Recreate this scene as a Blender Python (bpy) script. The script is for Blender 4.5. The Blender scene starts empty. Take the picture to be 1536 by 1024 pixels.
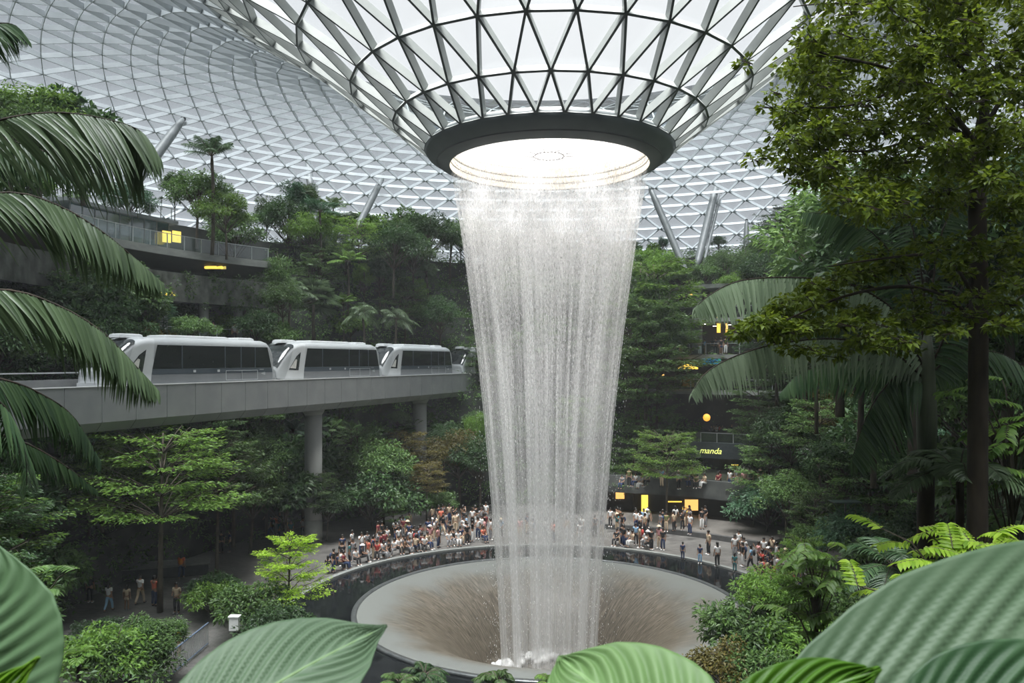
import bpy, math, random
import numpy as np
from mathutils import Vector, Matrix

# ------------------------------------------------------------------ camera, sky, light, exposure
SC = bpy.context.scene
COL = SC.collection
F = 1170.0; CX = 768.0; HY = 550.0; CAMZ = 13.5
cam_d = bpy.data.cameras.new('camera'); cam = bpy.data.objects.new('camera', cam_d); COL.objects.link(cam)
cam.location = (0, 0, CAMZ); cam.rotation_euler = (math.pi/2, 0, 0)
cam_d.sensor_width = 36; cam_d.lens = F/1536*36; cam_d.shift_y = (HY-512)/1536.0
cam_d.clip_start = 0.05; cam_d.clip_end = 500
cam_d.dof.use_dof = True; cam_d.dof.focus_distance = 38; cam_d.dof.aperture_fstop = 9
SC.camera = cam
SC.view_settings.view_transform = 'Standard'; SC.view_settings.look = 'None'
SC.view_settings.exposure = 0.80; SC.view_settings.gamma = 1; SC.view_settings.use_curve_mapping = False
w = bpy.data.worlds.new('world'); SC.world = w; w.use_nodes = True
nt = w.node_tree; nt.nodes.clear()
wo = nt.nodes.new('ShaderNodeOutputWorld'); bg = nt.nodes.new('ShaderNodeBackground')
tc = nt.nodes.new('ShaderNodeTexCoord'); nz = nt.nodes.new('ShaderNodeTexNoise'); cr = nt.nodes.new('ShaderNodeValToRGB')
nz.inputs['Scale'].default_value = 1.3; nz.inputs['Detail'].default_value = 3
cr.color_ramp.elements[0].position = .35; cr.color_ramp.elements[0].color = (.66, .69, .71, 1)
cr.color_ramp.elements[1].position = .65; cr.color_ramp.elements[1].color = (.78, .79, .80, 1)
nt.links.new(tc.outputs['Generated'], nz.inputs['Vector']); nt.links.new(nz.outputs[0], cr.inputs[0])
nt.links.new(cr.outputs[0], bg.inputs[0]); bg.inputs[1].default_value = 0.76
nt.links.new(bg.outputs[0], wo.inputs[0])
sd = bpy.data.lights.new('sun', 'SUN'); sun = bpy.data.objects.new('sun', sd); COL.objects.link(sun)
sd.energy = 11.0; sd.angle = math.radians(38); sd.color = (1, .98, .94)
sun.rotation_euler = (math.radians(13), math.radians(-4), 0)
SC.cycles.max_bounces = 5; SC.cycles.diffuse_bounces = 3; SC.cycles.glossy_bounces = 2
SC.cycles.transmission_bounces = 3; SC.cycles.transparent_max_bounces = 24; SC.cycles.volume_bounces = 0
SC.cycles.caustics_reflective = False; SC.cycles.caustics_refractive = False
SC.cycles.use_denoising = True; SC.cycles.sample_clamp_indirect = 4
SC.cycles.use_adaptive_sampling = True; SC.cycles.adaptive_threshold = .04; SC.cycles.adaptive_min_samples = 16

RN = random.Random(7)
def P(px, py, Y): return Vector(((px-CX)/F*Y, Y, CAMZ-(py-HY)/F*Y))
def pix(v): return (CX+F*v[0]/max(v[1], .1), HY-F*(v[2]-CAMZ)/max(v[1], .1))
AX, AY = 2.1, 44.2      # axis of the fall
def pol(r, deg, z=0.0):
    a = math.radians(deg); return Vector((AX+r*math.cos(a), AY+r*math.sin(a), z))

# ------------------------------------------------------------------ materials
def nn(nt, t, **kw):
    n = nt.nodes.new(t)
    for k, v in kw.items(): setattr(n, k, v)
    return n
def base_mat(name):
    m = bpy.data.materials.new(name); m.use_nodes = True
    return m, m.node_tree, m.node_tree.nodes['Principled BSDF'], m.node_tree.nodes['Material Output']
def mat(name, c, c2=None, rough=.6, scale=4.0, metal=0.0, bump=0.0, emit=None, es=1.0, stretch=(1, 1, 1), spec=.5, detail=4):
    m, nt, b, o = base_mat(name)
    c2 = c2 or tuple(min(1, x*1.25+.004) for x in c)
    t = nn(nt, 'ShaderNodeTexCoord'); mp = nn(nt, 'ShaderNodeMapping'); mp.inputs['Scale'].default_value = stretch
    n = nn(nt, 'ShaderNodeTexNoise'); n.inputs['Scale'].default_value = scale; n.inputs['Detail'].default_value = detail
    r = nn(nt, 'ShaderNodeValToRGB'); r.color_ramp.elements[0].position = .3; r.color_ramp.elements[1].position = .7
    r.color_ramp.elements[0].color = (*c, 1); r.color_ramp.elements[1].color = (*c2, 1)
    nt.links.new(t.outputs['Object'], mp.inputs[0]); nt.links.new(mp.outputs[0], n.inputs['Vector'])
    nt.links.new(n.outputs[0], r.inputs[0]); nt.links.new(r.outputs[0], b.inputs['Base Color'])
    b.inputs['Roughness'].default_value = rough; b.inputs['Metallic'].default_value = metal
    b.inputs['Specular IOR Level'].default_value = spec
    if bump:
        bp = nn(nt, 'ShaderNodeBump'); bp.inputs['Strength'].default_value = bump
        nt.links.new(n.outputs[0], bp.inputs['Height']); nt.links.new(bp.outputs[0], b.inputs['Normal'])
    if emit: b.inputs['Emission Color'].default_value = (*emit, 1); b.inputs['Emission Strength'].default_value = es
    return m
def leaf_mat(name, c, c2, trans=.3, rough=.45):
    m, nt, b, o = base_mat(name)
    g = nn(nt, 'ShaderNodeNewGeometry'); oi = nn(nt, 'ShaderNodeObjectInfo')
    r = nn(nt, 'ShaderNodeValToRGB'); r.color_ramp.elements[0].color = (*c, 1); r.color_ramp.elements[1].color = (*c2, 1)
    h = nn(nt, 'ShaderNodeHueSaturation')
    ma = nn(nt, 'ShaderNodeMapRange'); ma.inputs['To Min'].default_value = .7; ma.inputs['To Max'].default_value = 1.3
    nt.links.new(oi.outputs['Random'], ma.inputs['Value']); nt.links.new(ma.outputs[0], h.inputs['Value'])
    nt.links.new(g.outputs['Random Per Island'], r.inputs[0]); nt.links.new(r.outputs[0], h.inputs['Color'])
    nt.links.new(h.outputs[0], b.inputs['Base Color']); b.inputs['Roughness'].default_value = rough
    b.inputs['Specular IOR Level'].default_value = .35
    tr = nn(nt, 'ShaderNodeBsdfTranslucent'); mx = nn(nt, 'ShaderNodeMixShader'); mx.inputs[0].default_value = trans
    h2 = nn(nt, 'ShaderNodeHueSaturation'); h2.inputs['Hue'].default_value = .485; h2.inputs['Value'].default_value = 1.5
    nt.links.new(h.outputs[0], h2.inputs['Color']); nt.links.new(h2.outputs[0], tr.inputs[0])
    nt.links.new(b.outputs[0], mx.inputs[1]); nt.links.new(tr.outputs[0], mx.inputs[2]); nt.links.new(mx.outputs[0], o.inputs[0])
    return m
def glass_mat(name, tint=(.9, .93, .94), gl=.12, graze=(.5, .55, .6), rough=.1):
    m, nt, b, o = base_mat(name); nt.nodes.remove(b)
    t = nn(nt, 'ShaderNodeBsdfTransparent'); g = nn(nt, 'ShaderNodeBsdfGlossy'); mx = nn(nt, 'ShaderNodeMixShader')
    lw = nn(nt, 'ShaderNodeLayerWeight'); lw.inputs[0].default_value = .35
    mc = nn(nt, 'ShaderNodeMix', data_type='RGBA')
    mc.inputs[6].default_value = (*tint, 1); mc.inputs[7].default_value = (*graze, 1)
    nt.links.new(lw.outputs['Facing'], mc.inputs[0]); nt.links.new(mc.outputs[2], t.inputs[0])
    g.inputs['Roughness'].default_value = rough; mx.inputs[0].default_value = gl
    nt.links.new(t.outputs[0], mx.inputs[1]); nt.links.new(g.outputs[0], mx.inputs[2]); nt.links.new(mx.outputs[0], o.inputs[0])
    return m
L = {
 'dark': leaf_mat('leaf_dark', (.022, .052, .02), (.06, .12, .038)),
 'mid': leaf_mat('leaf_mid', (.042, .09, .028), (.125, .22, .06)),
 'bright': leaf_mat('leaf_bright', (.14, .26, .02), (.36, .52, .06), .45),
 'fresh': leaf_mat('leaf_fresh', (.07, .15, .028), (.19, .33, .06), .4),
 'blue': leaf_mat('leaf_bluish', (.03, .075, .04), (.07, .14, .075)),
 'olive': leaf_mat('leaf_olive', (.07, .075, .018), (.16, .13, .035)),
 'palm': leaf_mat('leaf_palm', (.075, .118, .058), (.15, .22, .11), .35, .35),
 'palmd': leaf_mat('leaf_palm_deep', (.035, .075, .034), (.085, .15, .06), .3, .35),
 'palmp': leaf_mat('leaf_palm_pale', (.15, .20, .13), (.27, .34, .23), .4, .35),  # paler leaf colour paints strong light onto two right palm fronds
 'ficus': leaf_mat('leaf_ficus', (.06, .105, .008), (.20, .28, .028), .45),
}
BARK = mat('bark', (.045, .036, .026), (.11, .09, .065), .85, 6, bump=.4, stretch=(1, 1, .3))
BARKD = mat('bark_dark', (.02, .014, .009), (.05, .035, .022), .85, 7, bump=.5, stretch=(1, 1, .3))
CONC = mat('concrete', (.26, .27, .27), (.33, .335, .33), .75, 1.2)
CONCP = mat('concrete_pillar', (.30, .31, .30), (.38, .385, .37), .75, .8, stretch=(1, 1, .2))
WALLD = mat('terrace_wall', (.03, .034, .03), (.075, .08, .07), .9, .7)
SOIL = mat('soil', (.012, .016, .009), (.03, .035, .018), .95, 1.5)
SLAB = mat('slab_edge', (.20, .21, .20), (.30, .31, .29), .7, 1.0, stretch=(1, 1, 3))
FRAME = mat('roof_frame', (.27, .29, .285), (.34, .36, .35), .45, 1.0)
RINGM = mat('ring_dark', (.085, .10, .105), (.11, .125, .13), .5, 1.0)
STEEL = mat('steel_grey', (.15, .165, .17), (.20, .215, .22), .45, 2.0)
RAILM = mat('rail_metal', (.35, .38, .38), (.5, .52, .52), .35, 2.0, metal=.4)
DARKM = mat('dark_metal', (.02, .022, .025), (.04, .043, .047), .4, 3.0)
GLASSR = glass_mat('roof_glass', (.93, .95, .96), .06, (.66, .7, .74))
GLASSO = glass_mat('fritted_roof_glass', (.46, .49, .52), .10, (.36, .40, .43), .35)
FRAMEO = mat('outer_roof_frame', (.40, .43, .45), (.48, .51, .53), .5, 1.0)
FLANGE = mat('roof_flange', (.07, .08, .085), (.10, .11, .115), .5, 1.0)
GLASSB = glass_mat('balustrade_glass', (.78, .9, .88), .12, (.45, .6, .6))
GLASST = glass_mat('teal_glass', (.3, .55, .58), .25, (.12, .3, .36))
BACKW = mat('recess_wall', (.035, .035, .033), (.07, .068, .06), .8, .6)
WARM = mat('warm_lamp', (.9, .6, .2), rough=.5, emit=(1, .55, .15), es=.75)
YEL = mat('yellow_lamp', (.9, .7, .1), rough=.5, emit=(1, .66, .10), es=.8)
WHITEL = mat('white_lamp', (.9, .9, .85), emit=(1, .95, .85), es=2.0)

# ------------------------------------------------------------------ mesh helpers
def link(o, parent=None):
    COL.objects.link(o)
    if parent is not None: o.parent = parent
    return o
def mesh_np(name, V, faces, mats, midx=None, smooth=False):
    """V (n,3); faces: list of int arrays (m,3) or (m,4)"""
    me = bpy.data.meshes.new(name)
    V = np.asarray(V, dtype=np.float32).reshape(-1, 3)
    me.vertices.add(len(V)); me.vertices.foreach_set('co', V.ravel())
    faces = [np.asarray(f, dtype=np.int32) for f in faces if len(f)]
    nl = sum(f.size for f in faces); nf = sum(len(f) for f in faces)
    me.loops.add(nl); me.polygons.add(nf)
    me.loops.foreach_set('vertex_index', np.concatenate([f.ravel() for f in faces]))
    tot = np.concatenate([np.full(len(f), f.shape[1], np.int32) for f in faces])
    st = np.zeros(nf, np.int32); st[1:] = np.cumsum(tot)[:-1]
    me.polygons.foreach_set('loop_start', st); me.polygons.foreach_set('loop_total', tot)
    if midx is not None: me.polygons.foreach_set('material_index', np.asarray(midx, np.int32))
    me.polygons.foreach_set('use_smooth', np.full(nf, bool(smooth)))
    for m in (mats if isinstance(mats, (list, tuple)) else [mats]): me.materials.append(m)
    me.update(calc_edges=True)
    return me
class MB:
    def __init__(s): s.V = []; s.Q = []; s.T = []; s.n = 0; s.qm = []; s.tm = []
    def add(s, V, Q=None, T=None, m=0):
        V = np.asarray(V, float).reshape(-1, 3)
        if Q is not None and len(Q): q = np.asarray(Q, int)+s.n; s.Q.append(q); s.qm.append(np.full(len(q), m))
        if T is not None and len(T): t = np.asarray(T, int)+s.n; s.T.append(t); s.tm.append(np.full(len(t), m))
        s.V.append(V); s.n += len(V); return s
    def box(s, c, d, rot=None, m=0):
        x, y, z = [k/2 for k in d]
        V = np.array([(-x,-y,-z),(x,-y,-z),(x,y,-z),(-x,y,-z),(-x,-y,z),(x,-y,z),(x,y,z),(-x,y,z)])
        if rot is not None:
            if not hasattr(rot, '__len__'): rot = Matrix.Rotation(rot, 3, 'Z')
            V = V @ np.array(rot).T
        return s.add(V+np.array(c), [(0,3,2,1),(4,5,6,7),(0,1,5,4),(1,2,6,5),(2,3,7,6),(3,0,4,7)], m=m)
    def tube(s, pts, rad, n=8, m=0, cap=True):
        pts = np.array([tuple(p) for p in pts], float); k = len(pts)
        rad = np.full(k, rad, float) if np.isscalar(rad) else np.array(rad, float)
        T = np.gradient(pts, axis=0); T /= np.linalg.norm(T, axis=1)[:, None]+1e-9
        up = np.array([0, 0, 1.0]) if abs(T[0][2]) < .9 else np.array([1.0, 0, 0])
        A = np.cross(T, up); A /= np.linalg.norm(A, axis=1)[:, None]+1e-9; B = np.cross(T, A)
        th = np.linspace(0, 2*math.pi, n, endpoint=False)
        V = pts[:, None, :]+rad[:, None, None]*(np.cos(th)[None, :, None]*A[:, None, :]+np.sin(th)[None, :, None]*B[:, None, :])
        Q = []
        for i in range(k-1):
            for j in range(n):
                Q.append((i*n+j, i*n+(j+1) % n, (i+1)*n+(j+1) % n, (i+1)*n+j))
        V = V.reshape(-1, 3); T3 = []
        if cap:
            V = np.vstack([V, pts[0], pts[-1]]); a = k*n; b = a+1
            for j in range(n): T3 += [(a, (j+1) % n, j), (b, (k-1)*n+j, (k-1)*n+(j+1) % n)]
        return s.add(V, Q, T3, m)
    def lathe(s, prof, n=64, c=(0, 0, 0), m=0, a0=0, a1=360):
        prof = np.array(prof, float); k = len(prof); full = abs(a1-a0-360) < 1e-6
        th = np.radians(np.linspace(a0, a1, n, endpoint=not full)); nn_ = len(th)
        V = np.zeros((nn_, k, 3)); V[:, :, 0] = c[0]+np.cos(th)[:, None]*prof[None, :, 0]
        V[:, :, 1] = c[1]+np.sin(th)[:, None]*prof[None, :, 0]; V[:, :, 2] = c[2]+prof[None, :, 1]
        Q = []
        for i in range(nn_ if full else nn_-1):
            for j in range(k-1):
                i2 = (i+1) % nn_; Q.append((i*k+j, i2*k+j, i2*k+j+1, i*k+j+1))
        return s.add(V, Q, m=m)
    def ringslab(s, r0, r1, z0, z1, a0, a1, n=24, m=0, c=(AX, AY, 0)):
        s.lathe([(r0, z0), (r1, z0), (r1, z1), (r0, z1), (r0, z0)], n, c, m, a0, a1)
        for a in (a0, a1):
            t = math.radians(a); cs, sn = math.cos(t), math.sin(t)
            V = [(c[0]+r*cs, c[1]+r*sn, c[2]+z) for r, z in ((r0, z0), (r1, z0), (r1, z1), (r0, z1))]
            s.add(V, [(0, 1, 2, 3)], m=m)
        return s
    def sphere(s, c, r, nu=10, nv=7, m=0):
        r = (r, r, r) if np.isscalar(r) else r
        V = []; Q = []
        for i in range(nv+1):
            ph = math.pi*i/nv
            for j in range(nu):
                a = 2*math.pi*j/nu; V.append((c[0]+r[0]*math.sin(ph)*math.cos(a), c[1]+r[1]*math.sin(ph)*math.sin(a), c[2]+r[2]*math.cos(ph)))
        for i in range(nv):
            for j in range(nu): Q.append((i*nu+j, (i+1)*nu+j, (i+1)*nu+(j+1) % nu, i*nu+(j+1) % nu))
        return s.add(V, Q, m=m)
    def mesh(s, name, mats, smooth=False):
        V = np.vstack(s.V); fs = []; mi = []
        if s.Q: fs.append(np.vstack(s.Q)); mi.append(np.concatenate(s.qm))
        if s.T: fs.append(np.vstack(s.T)); mi.append(np.concatenate(s.tm))
        return mesh_np(name, V, fs, mats, np.concatenate(mi), smooth)
    def build(s, name, mats, parent=None, smooth=False):
        return link(bpy.data.objects.new(name, s.mesh(name, mats, smooth)), parent)
def empty(name, loc=(0, 0, 0), rz=0.0):
    o = bpy.data.objects.new(name, None); o.location = loc; o.rotation_euler = (0, 0, rz); o.empty_display_size = .2
    return link(o)
REG = []
def tag(o, label, cat, group=None, pos=None, uniq=True, short=None):
    o['category'] = cat
    if group: o['group'] = group
    REG.append([o, label, pos if pos is not None else tuple(o.location), uniq, short or cat]); return o
def struct(o): o['kind'] = 'structure'; return o
def stuff(o, label, cat, **k): o['kind'] = 'stuff'; return tag(o, label, cat, **k)
def copy_tree(o, parent=None):
    c = o.copy(); COL.objects.link(c); c.parent = parent
    for ch in list(KIDS.get(o.name, [])): copy_tree(ch, c)
    return c
KIDS = {}
ORD = ['', 'first', 'second', 'third', 'fourth', 'fifth', 'sixth', 'seventh', 'eighth', 'ninth', 'tenth', 'eleventh', 'twelfth',
       'thirteenth', 'fourteenth', 'fifteenth', 'sixteenth', 'seventeenth', 'eighteenth', 'nineteenth', 'twentieth']

# ------------------------------------------------------------------ leaves
def nrm(a): return a/(np.linalg.norm(a, axis=-1, keepdims=True)+1e-9)
def leaf_quads(Pn, D, N, Ln, W, fold=.18, droop=.12):
    n = len(Pn); D = nrm(D); S = nrm(np.cross(D, N)); N = np.cross(S, D)
    Ln = np.broadcast_to(np.asarray(Ln, float), (n,))[:, None]; W = np.broadcast_to(np.asarray(W, float), (n,))[:, None]
    mid = Pn+D*Ln*.42
    a = mid+S*W*.5+N*fold*W; b = mid-S*W*.5+N*fold*W
    tip = Pn+D*Ln; tip = tip-np.array([0, 0, 1.0])*Ln*droop
    V = np.stack([Pn, a, tip, b], 1).reshape(-1, 3); i = np.arange(n)[:, None]*4
    T = np.vstack([i+np.array([[0, 1, 2]]), i+np.array([[0, 2, 3]])])
    return V, T
def strip_leaves(Pn, D, N, Ln, W, droop, segs=4, prof=None, fold=0.25):
    """long drooping leaflets with a fold along the middle"""
    n = len(Pn); D = nrm(D); S = nrm(np.cross(D, N)); N = nrm(np.cross(S, D))
    prof = prof or [.35, .95, 1.0, .75, 0.04]
    Ln = np.broadcast_to(np.asarray(Ln, float), (n,))[:, None]; W = np.broadcast_to(np.asarray(W, float), (n,))[:, None]
    droop = np.broadcast_to(np.asarray(droop, float), (n,))[:, None]
    rows = []
    for k in range(segs+1):
        s = k/segs; wv = np.interp(s, np.linspace(0, 1, len(prof)), prof)
        C = Pn+D*Ln*s*(1-.25*droop*s)+np.array([0, 0, -1.0])*Ln*droop*s*s
        rows.append(np.stack([C+S*W*.5*wv+N*W*fold*wv, C, C-S*W*.5*wv+N*W*fold*wv], 1))
    V = np.stack(rows, 1).reshape(-1, 3); m = (segs+1)*3; q = []
    for k in range(segs):
        a = k*3; q += [(a, a+1, a+4, a+3), (a+1, a+2, a+5, a+4)]
    Q = (np.arange(n)[:, None, None]*m+np.array(q)[None]).reshape(-1, 4)
    return V, Q
def clump_leaves(rs, c, rx, rz, n, Ln, W, flat=.6):
    """leaves spread through a flattened blob, pointing out and a little down"""
    u = nrm(rs.normal(size=(n, 3))); rr = rs.uniform(.25, 1, n)**.6
    off = u*rr[:, None]*np.array([rx, rx, rz]); Pn = np.array(c)+off
    D = nrm(u*np.array([1, 1, 1-flat])+rs.normal(size=(n, 3))*.45+np.array([0, 0, -.15]))
    N = nrm(rs.normal(size=(n, 3))*.45+np.array([0, 0, 1.0])*(.5+flat)+u*.3)
    return leaf_quads(Pn, D, N, rs.uniform(.7, 1.25, n)*Ln, rs.uniform(.75, 1.2, n)*W)
def spray_leaves(rs, start, end, n, Ln, W, spread=.35):
    """leaves in two flat ranks on twigs between start and end (flat layered foliage)"""
    start = np.array(start); end = np.array(end); d = end-start; ln = np.linalg.norm(d); d = d/ln
    s = np.cross(d, [0, 0, 1.0]); s /= np.linalg.norm(s)+1e-9
    t = rs.uniform(.2, 1.05, n); lat = rs.uniform(-1, 1, n)*spread*ln*np.sin(np.clip(t, 0, 1)*2.6)
    Pn = start+d*(t*ln)[:, None]+s*lat[:, None]+np.array([0, 0, 1.0])*(rs.normal(size=n)*.035*ln)[:, None]-np.array([0,0,1.0])*(np.abs(lat)*.12)[:, None]
    D = nrm(d*.8+s*np.sign(lat)[:, None]*rs.uniform(.2, 1.1, n)[:, None]+rs.normal(size=(n, 3))*np.array([.3, .3, .15]))
    N = nrm(rs.normal(size=(n, 3))*.3+np.array([0, 0, 1.0]))
    return leaf_quads(Pn, D, N, rs.uniform(.7, 1.25, n)*Ln, rs.uniform(.75, 1.2, n)*W)
def bez(a, b, c, n=6):
    a, b, c = Vector(a), Vector(b), Vector(c)
    return [a*(1-t)**2+b*2*t*(1-t)+c*t*t for t in [i/(n-1) for i in range(n)]]
def catmull(pts, n=40):
    pts = [np.array(tuple(p), float) for p in pts]; pts = [2*pts[0]-pts[1]]+pts+[2*pts[-1]-pts[-2]]
    m = len(pts)-3; out = []
    for i in range(n):
        u = i/(n-1)*m; k = min(int(u), m-1); t = u-k
        p0, p1, p2, p3 = pts[k:k+4]
        out.append(.5*((2*p1)+(-p0+p2)*t+(2*p0-5*p1+4*p2-p3)*t*t+(-p0+3*p1-3*p2+p3)*t**3))
    return np.array(out)

# ------------------------------------------------------------------ glass roof
RAD = [(6.75, 25.95, 32), (8.5, 27.3, 32), (10.8, 29.0, 32), (13.6, 31.1, 32), (16.3, 32.9, 32), (18.0, 33.9, 64), (19.7, 34.8, 64), (21.5, 35.7, 64),
       (23.4, 36.5, 64), (25.4, 37.2, 64), (27.5, 37.8, 64)]
r_ = 29.7
PROF = [(27.5, 37.8), (30, 38.3), (34, 38.7), (38, 38.5), (42, 37.8), (46, 36.5), (50, 34.6), (54, 32.0), (57, 29.2), (60, 25.6), (62, 22)]
while r_ < 62.2:
    RAD.append((r_, float(np.interp(r_, [p[0] for p in PROF], [p[1] for p in PROF])), 96)); r_ += 1.75 if r_ < 44 else (1.4 if r_ < 55 else 1.15)
def roof():
    nodes = []; norms = []; idx = []
    rr = np.array([r[0] for r in RAD]); zz = np.array([r[1] for r in RAD])
    dz = np.gradient(zz, rr)
    for k, (r, z, n) in enumerate(RAD):
        off = .5*(k % 2) if n != 128 else .5*(k % 2)
        th = (np.arange(n)+off)/n*2*math.pi+.06
        ids = []
        for a in th:
            ids.append(len(nodes)); nodes.append((AX+r*math.cos(a), AY+r*math.sin(a), z))
            nv = Vector((-dz[k]*math.cos(a), -dz[k]*math.sin(a), 1)).normalized(); norms.append(tuple(nv))
        idx.append((ids, th))
    nodes = np.array(nodes); norms = np.array(norms); edges = set(); tris = []
    for k, (ids, th) in enumerate(idx):
        n = len(ids)
        for i in range(n): edges.add((ids[i], ids[(i+1) % n]))
        if k+1 == len(idx): break
        ids2, th2 = idx[k+1]; n2 = len(ids2)
        i = j = 0; a1 = list(th)+[th[0]+2*math.pi]; a2 = list(th2)+[th2[0]+2*math.pi]
        j0 = 0
        while i < n or j < n2:
            e1 = a1[i+1] if i < n else 1e9; e2 = a2[j+1] if j < n2 else 1e9
            edges.add((ids[i % n], ids2[j % n2]))
            if e1 <= e2: tris.append((ids[i % n], ids[(i+1) % n], ids2[j % n2])); i += 1
            else: tris.append((ids[i % n], ids2[(j+1) % n2], ids2[j % n2])); j += 1
    rad = np.hypot(nodes[:, 0]-AX, nodes[:, 1]-AY); tmi = (rad[np.array(tris)].mean(1) > 19.0).astype(int)
    # panes sit on top of the fins
    pane = link(bpy.data.objects.new('ceiling', mesh_np('ceiling', nodes+norms*.04, [np.array(tris)], [GLASSR, GLASSO], tmi)))
    struct(pane)
    E = np.array(sorted(edges)); A = nodes[E[:, 0]]; B = nodes[E[:, 1]]; D = nrm(B-A); N = nrm(norms[E[:, 0]]+norms[E[:, 1]])
    S = nrm(np.cross(D, N)); N = np.cross(S, D)
    ln = np.linalg.norm(B-A, axis=1)[:, None]
    far = (rad[E].mean(1) > 19.0); w = np.where(far, .026, .06)[:, None]; d = np.where(far, .42, .44)[:, None]
    V = np.stack([A+S*w, A-S*w, A-S*w-N*d, A+S*w-N*d, B+S*w, B-S*w, B-S*w-N*d, B+S*w-N*d], 1).reshape(-1, 3)
    q = np.array([(0,1,5,4),(1,2,6,5),(2,3,7,6),(3,0,4,7)])
    Q = (np.arange(len(E))[:, None, None]*8+q[None]).reshape(-1, 4)
    f = link(bpy.data.objects.new('ceiling_frame', mesh_np('ceiling_frame', V, [Q], [FRAME, FRAMEO, FLANGE], np.stack([far.astype(int)]*2+[np.where(far, 1, 2)]+[far.astype(int)], 1).ravel())), pane); struct(f)
    return pane
roof()

# ------------------------------------------------------------------ oculus ring
def on_arc(px, py, r):
    Y = next(y for y in np.linspace(110, 45, 1300) if math.hypot((px-CX)/F*y-AX, y-AY) < r); return P(px, py, Y)
def oculus():
    t = empty('oculus_ring', (AX, AY, 24.8))
    m = MB(); prof = [(5.62, .0), (5.75, -.02), (6.3, .22), (6.85, .55), (7.02, .8), (6.98, 1.0), (6.7, 1.16), (5.7, 1.5), (5.62, 1.4), (5.62, 0)]
    m.lathe(prof, 96); m.build('ring_soffit', RINGM, t, True)
    m = MB(); m.lathe([(6.30, .18), (6.33, .20), (6.33, .24), (6.28, .22)], 96); m.build('groove_band', DARKM, t)
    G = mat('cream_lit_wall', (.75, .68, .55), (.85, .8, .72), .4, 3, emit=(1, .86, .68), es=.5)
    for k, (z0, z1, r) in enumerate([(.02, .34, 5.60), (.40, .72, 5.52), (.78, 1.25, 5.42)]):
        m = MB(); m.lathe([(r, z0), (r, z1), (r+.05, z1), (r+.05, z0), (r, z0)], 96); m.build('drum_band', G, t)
    W, nt, b, o = base_mat('lit_acrylic_disc')  # added glowing disc, stands for sky light through the open oculus
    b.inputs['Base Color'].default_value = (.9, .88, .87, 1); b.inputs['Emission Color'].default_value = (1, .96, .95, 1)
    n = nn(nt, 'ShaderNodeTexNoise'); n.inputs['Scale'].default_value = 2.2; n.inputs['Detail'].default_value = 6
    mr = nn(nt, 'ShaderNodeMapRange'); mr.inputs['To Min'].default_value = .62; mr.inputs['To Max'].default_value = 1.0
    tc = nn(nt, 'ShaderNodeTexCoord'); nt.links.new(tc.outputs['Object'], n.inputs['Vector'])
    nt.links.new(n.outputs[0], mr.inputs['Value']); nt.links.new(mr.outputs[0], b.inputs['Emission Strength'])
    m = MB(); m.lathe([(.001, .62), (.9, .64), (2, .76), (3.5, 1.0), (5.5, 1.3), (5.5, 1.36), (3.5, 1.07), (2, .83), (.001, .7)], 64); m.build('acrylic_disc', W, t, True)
    m = MB()
    for k in range(26):
        a = k/26*2*math.pi; r = .86+RN.uniform(-.04, .04)
        m.box((r*math.cos(a), r*math.sin(a)*1.0, 0.62), (.05, .12, .03), a)
        if k % 3 == 0: m.tube([(r*math.cos(a), r*math.sin(a), 0.63), ((r+.5)*math.cos(a+.1), (r+.5)*math.sin(a+.1), .66)], .012, 4)
    m.build('nozzle_ring', DARKM, t)
    m = MB()
    for k in range(420):
        a = k/420*2*math.pi+RN.uniform(-.004, .004); z = RN.uniform(.70, .82) if k % 2 else .38
        m.box((5.38*math.cos(a), 5.38*math.sin(a), z), (.03, RN.uniform(.02, .07), RN.uniform(.02, .07)), a)
    m.build('spout_row', mat('spout', (.25, .22, .19), (.5, .45, .4), .5, 5), t)['kind'] = 'stuff'
    for k in range(10):      # floodlights set in the ring, shining down the falling water
        a = k/10*2*math.pi+.1; ld = bpy.data.lights.new('ring_floodlight', 'SPOT'); ld.energy = 800; ld.spot_size = math.radians(75); ld.spot_blend = .8; ld.shadow_soft_size = .5; ld.color = (1, .97, .95)
        lo = link(bpy.data.objects.new('ring_floodlight', ld), t); lo.location = (4.3*math.cos(a), 4.3*math.sin(a), .1); lo.rotation_euler = (0, math.radians(6), a)
    tag(t, 'dark grey ring around the white lit oculus where the waterfall drops through', 'oculus ring', pos=(AX, AY, 25))
oculus()

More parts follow.
